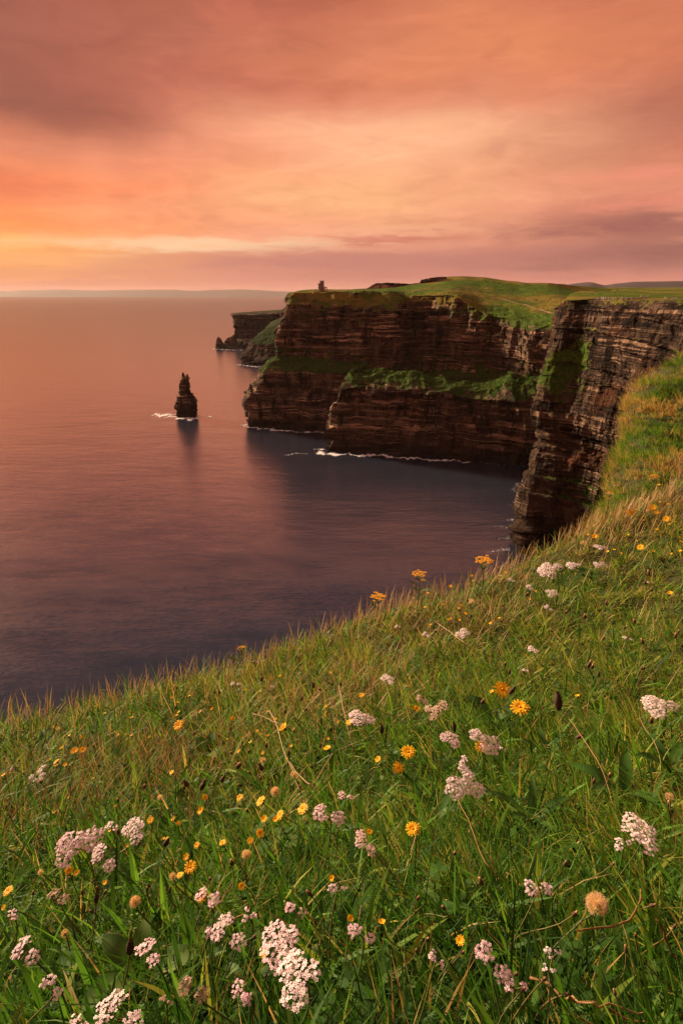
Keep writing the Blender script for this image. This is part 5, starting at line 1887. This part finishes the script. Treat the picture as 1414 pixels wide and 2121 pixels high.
# ---- the many tiny ones that nothing tells apart
MARKS = [(488, 1414, 'white yarrow below the left brow'), (370, 1502, 'wide flat yellow flower'), (588, 1508, 'tall-stalked hawkbit mid slope'), (500, 1340, 'ragwort at the left brow'),
         (164, 1554, 'close pair of yellow flowers'), (80, 1600, 'pale yarrow at the far left'), (430, 1560, 'pale leaf rosette'), (160, 1742, 'broad mauve yarrow'), (284, 1712, 'pale double yarrow'),
         (868, 1186, 'highest ragwort'), (783, 1233, 'bright flat ragwort'), (1003, 1158, 'brownish ragwort bush'), (1140, 1177, 'widest upper right yarrow'), (976, 1246, 'round pale seed head'),
         (883, 1312, 'small pinkish yarrow'), (958, 1310, 'airy white yarrow'), (1104, 1343, 'white yarrow beside the airy one'), (1300, 1321, 'lone white yarrow at the right'), (1243, 1131, 'topmost white yarrow'),
         (1326, 1134, 'round yellow flower at the right'), (1350, 1055, 'yellow group in the straw'), (1262, 1020, 'ragwort by the shoulder'), (1355, 985, 'ragwort on the upper right brow'), (1346, 1205, 'tiny right-border yarrow'),
         (806, 1404, 'whitish yarrow mid slope'), (755, 1485, 'pale yarrow mid slope'), (541, 1660, 'second hawkbit of the middle'), (332, 1652, 'small tan seed puff'), (280, 1868, 'brown fluffy seed head'),
         (120, 1855, 'dark withered yarrow'), (1115, 1835, 'rounded yarrow in dark grass'), (1235, 1872, 'round fluffy seed head'), (1025, 1997, 'tall mauve yarrow'), (960, 1627, 'wide centre yarrow'),
         (1338, 1718, 'creamy yarrow by the right border'), (1005, 1532, 'pale pink yarrow with yellow'), (1370, 1458, 'flat creamy right-border yarrow'), (1058, 1446, 'pair of large hawkbits'), (855, 1717, 'hawkbit by the half-brown yarrow')]
RANK = ['nearest', 'second nearest', 'third nearest', 'fourth nearest', 'fifth nearest', 'sixth nearest', 'seventh nearest', 'eighth nearest', 'ninth nearest', 'tenth nearest', 'eleventh nearest', 'twelfth nearest']
tinies = []


def tiny(n, poly, kind, group, smin, smax, h=.09, fn='daisy'):
    k = 0
    while k < n:
        x0, y0, x1, y1 = poly
        px, py = rng.uniform(x0, x1), rng.uniform(y0, y1)
        e = np.interp(px, [q[0] for q in edge_px], [q[1] for q in edge_px])
        if py < e + 12:
            continue
        tinies.append([px, py, rng.uniform(smin, smax), kind, group, h, fn])
        k += 1


tiny(48, (90, 1385, 700, 1560), 'tiny yellow flower', 'tiny yellow flowers below the left brow', 5, 8.5)
tiny(26, (820, 1150, 1120, 1300), 'tiny yellow flower', 'tiny yellow flowers below the ragwort', 4.5, 7)
tiny(26, (1190, 1000, 1414, 1150), 'tiny yellow flower', 'tiny yellow flowers near the right shoulder', 4.5, 7)
tiny(12, (0, 1560, 360, 1760), 'tiny yellow flower', 'tiny yellow flowers on the left slope', 6, 9)
tiny(14, (260, 1480, 900, 1820), 'small yellow hawkbit', 'small yellow hawkbits mid slope', 9, 14, .16)
tiny(30, (330, 1400, 760, 1640), 'small brown bud', 'small buds left middle', 6, 10, .13, 'bud')
tiny(24, (900, 1180, 1414, 1420), 'small brown bud', 'small buds upper right', 6, 10, .12, 'bud')
tiny(18, (0, 1600, 420, 1900), 'small brown bud', 'small buds lower left', 8, 12, .14, 'bud')
tiny(16, (850, 1560, 1414, 2080), 'small brown bud', 'small buds lower right', 8, 13, .16, 'bud')
buckets = {}
for q in tinies:
    d, mk = min((math.hypot(q[0] - a, (q[1] - b) * 1.3), (a, b, c)) for a, b, c in MARKS)
    dx, dy = q[0] - mk[0], q[1] - mk[1]
    if abs(dx) > 2.2 * abs(dy):
        where = 'left of' if dx < 0 else 'right of'
    elif abs(dy) > 2.2 * abs(dx):
        where = 'above' if dy < 0 else 'below'
    else:
        where = ('above and ' if dy < 0 else 'below and ') + ('left of' if dx < 0 else 'right of')
    buckets.setdefault((q[3], where, mk[2]), []).append((d, q))
for (kind, where, mk), qs in buckets.items():
    qs.sort(key=lambda r: r[0])
    for i, (d, q) in enumerate(qs):
        lab = (RANK[i] + ' ' if len(qs) > 1 else '') + f'{kind} {where} the {mk}'
        if q[6] == 'daisy':
            daisy(q[0], q[1], q[2], lab, q[4], 'small_yellow_flower', q[5])
        else:
            bud(q[0], q[1], q[2], lab, q[4], q[5] * rng.uniform(.7, 1.3), rng.uniform(.5, 1))

# ---- broad leaves and loose stalks
for px, py, L_, lab, n_, na, lb in [(290, 2020, 150, 'large dark smooth leaves at the bottom left', 4, .20, False), (95, 2030, 130, 'wide leaves at the lower left corner', 4, .24, False), (1290, 1640, 120, 'long bent yellow-green leaf clump on the right', 4, .13, False),
                                    (1100, 1700, 110, 'upright narrow leaves right of the wide centre yarrow', 6, .09, False), (1015, 1490, 70, 'rounded leaves below the large hawkbits', 4, .24, False), (1385, 1590, 100, 'long leaves by the right border', 5, .12, False),
                                    (900, 1690, 90, 'narrow leaf tuft under the wide centre yarrow', 5, .10, False), (780, 2040, 100, 'toothed dark leaves at the bottom centre', 5, .14, True), (1130, 1560, 80, 'toothed leaves right of the pale pink yarrow', 5, .13, True),
                                    (430, 1560, 60, 'pale leaf rosette on the left slope', 6, .22, False), (90, 1550, 50, 'star-like leaf tuft at the far left', 6, .12, False), (870, 2060, 90, 'dark leaf blades left of the tall mauve yarrow', 5, .15, False),
                                    (640, 1800, 80, 'lance leaves in the central grass', 5, .11, False), (1330, 2060, 110, 'dark leaves in the bottom right corner', 5, .18, False), (450, 2000, 90, 'folded leaves right of the split mauve yarrow', 4, .16, False)]:
    leafy(px, py, L_, lab, n_, na, lb)
for px, py, L_, lab in [(580, 1748, 46, 'bright lobed buttercup leaf left of centre'), (1200, 2010, 62, 'lobed buttercup leaves right of the tall mauve yarrow'), (930, 1840, 60, 'lobed buttercup leaves in the lower middle'), (1215, 1190, 40, 'lobed leaves in the upper right grass'), (720, 2090, 70, 'lobed leaves at the bottom centre')]:
    palmate(px, py, L_, lab)
STK = [([(1340, 1820), (1300, 1905), (1190, 1930)], .0022, 'green stalk curving behind the round fluffy seed head', (.02, .16, .2), .2), ([(1180, 1490), (1240, 1580), (1290, 1720)], .0016, 'thin brown stalk slanting down the right slope', (.2, .14, .02), .3),
       ([(950, 1660), (1010, 1790), (1060, 1850)], .0015, 'red-brown stalk falling from the wide centre yarrow', (.18, .12, .02), .1), ([(590, 1560), (640, 1625), (690, 1560)], .0014, 'bent straw in the middle of the slope', (.05, .12, .16), .9),
       ([(440, 1945), (520, 1875), (545, 1840)], .0018, 'ruddy stem leaning up left of the pale pink yarrow', (.02, .12, .16), .2), ([(1325, 1490), (1365, 1570), (1350, 1660)], .0015, 'brown stalk below the right creamy yarrow', (.18, .1, .03), .3),
       ([(520, 1475), (580, 1500), (650, 1530)], .0017, 'pale dead stem lying across the left middle slope', (.06, .09, .03), 1.0), ([(700, 1420), (720, 1500), (735, 1580)], .0020, 'tan stalk left of the pale yarrow', (.2, .12, .02), .7),
       ([(1095, 2020), (1180, 2065), (1330, 2118)], .0024, 'thick green-brown stalk along the bottom right', (.1, .1, .06), .1), ([(1165, 2068), (1230, 2078), (1340, 2095)], .0018, 'orange-brown dead stalk above the thick bottom one', (.1, .13, .08), .4),
       ([(900, 1285), (960, 1330), (1010, 1345)], .0020, 'pale twig lying beside the airy white yarrow', (.05, .09, .03), 1.0), ([(690, 1440), (700, 1490), (690, 1540)], .0015, 'upright pale stalk left of the tan one', (.2, .1, .02), .9),
       ([(1360, 1900), (1385, 1960), (1414, 2010)], .0022, 'dark red dock stalk at the right border', (.2, .12, .05), .0), ([(560, 1470), (590, 1560), (640, 1680)], .0018, 'long straw crossing the tall yellow hawkbit', (.2, .16, .05), .8),
       ([(640, 1890), (665, 1960), (690, 1980)], .0017, 'orange stem right of the largest yarrow', (.17, .1, .04), .5)]
for pix, r, lab, hs, tn in STK:
    stalk(pix, r, lab, hs, tn)

# ------------------------------------------------------------------ the air
m, t = mat_new('sea_haze')
pv = t.new('ShaderNodeVolumePrincipled')
pv.inputs['Color'].default_value = (.90, .74, .70, 1)
pv.inputs['Density'].default_value = 0.6e-5
pv.inputs['Anisotropy'].default_value = 0.2
finish(t, None, pv.outputs[0])
M_haze = m
q = MB()
q.box((0, 0, 297), (100000, 100000, 610))
hz = q.build('haze', M_haze)
tag(hz, 'thin pink evening haze over sea and land', 'haze', kind='stuff')
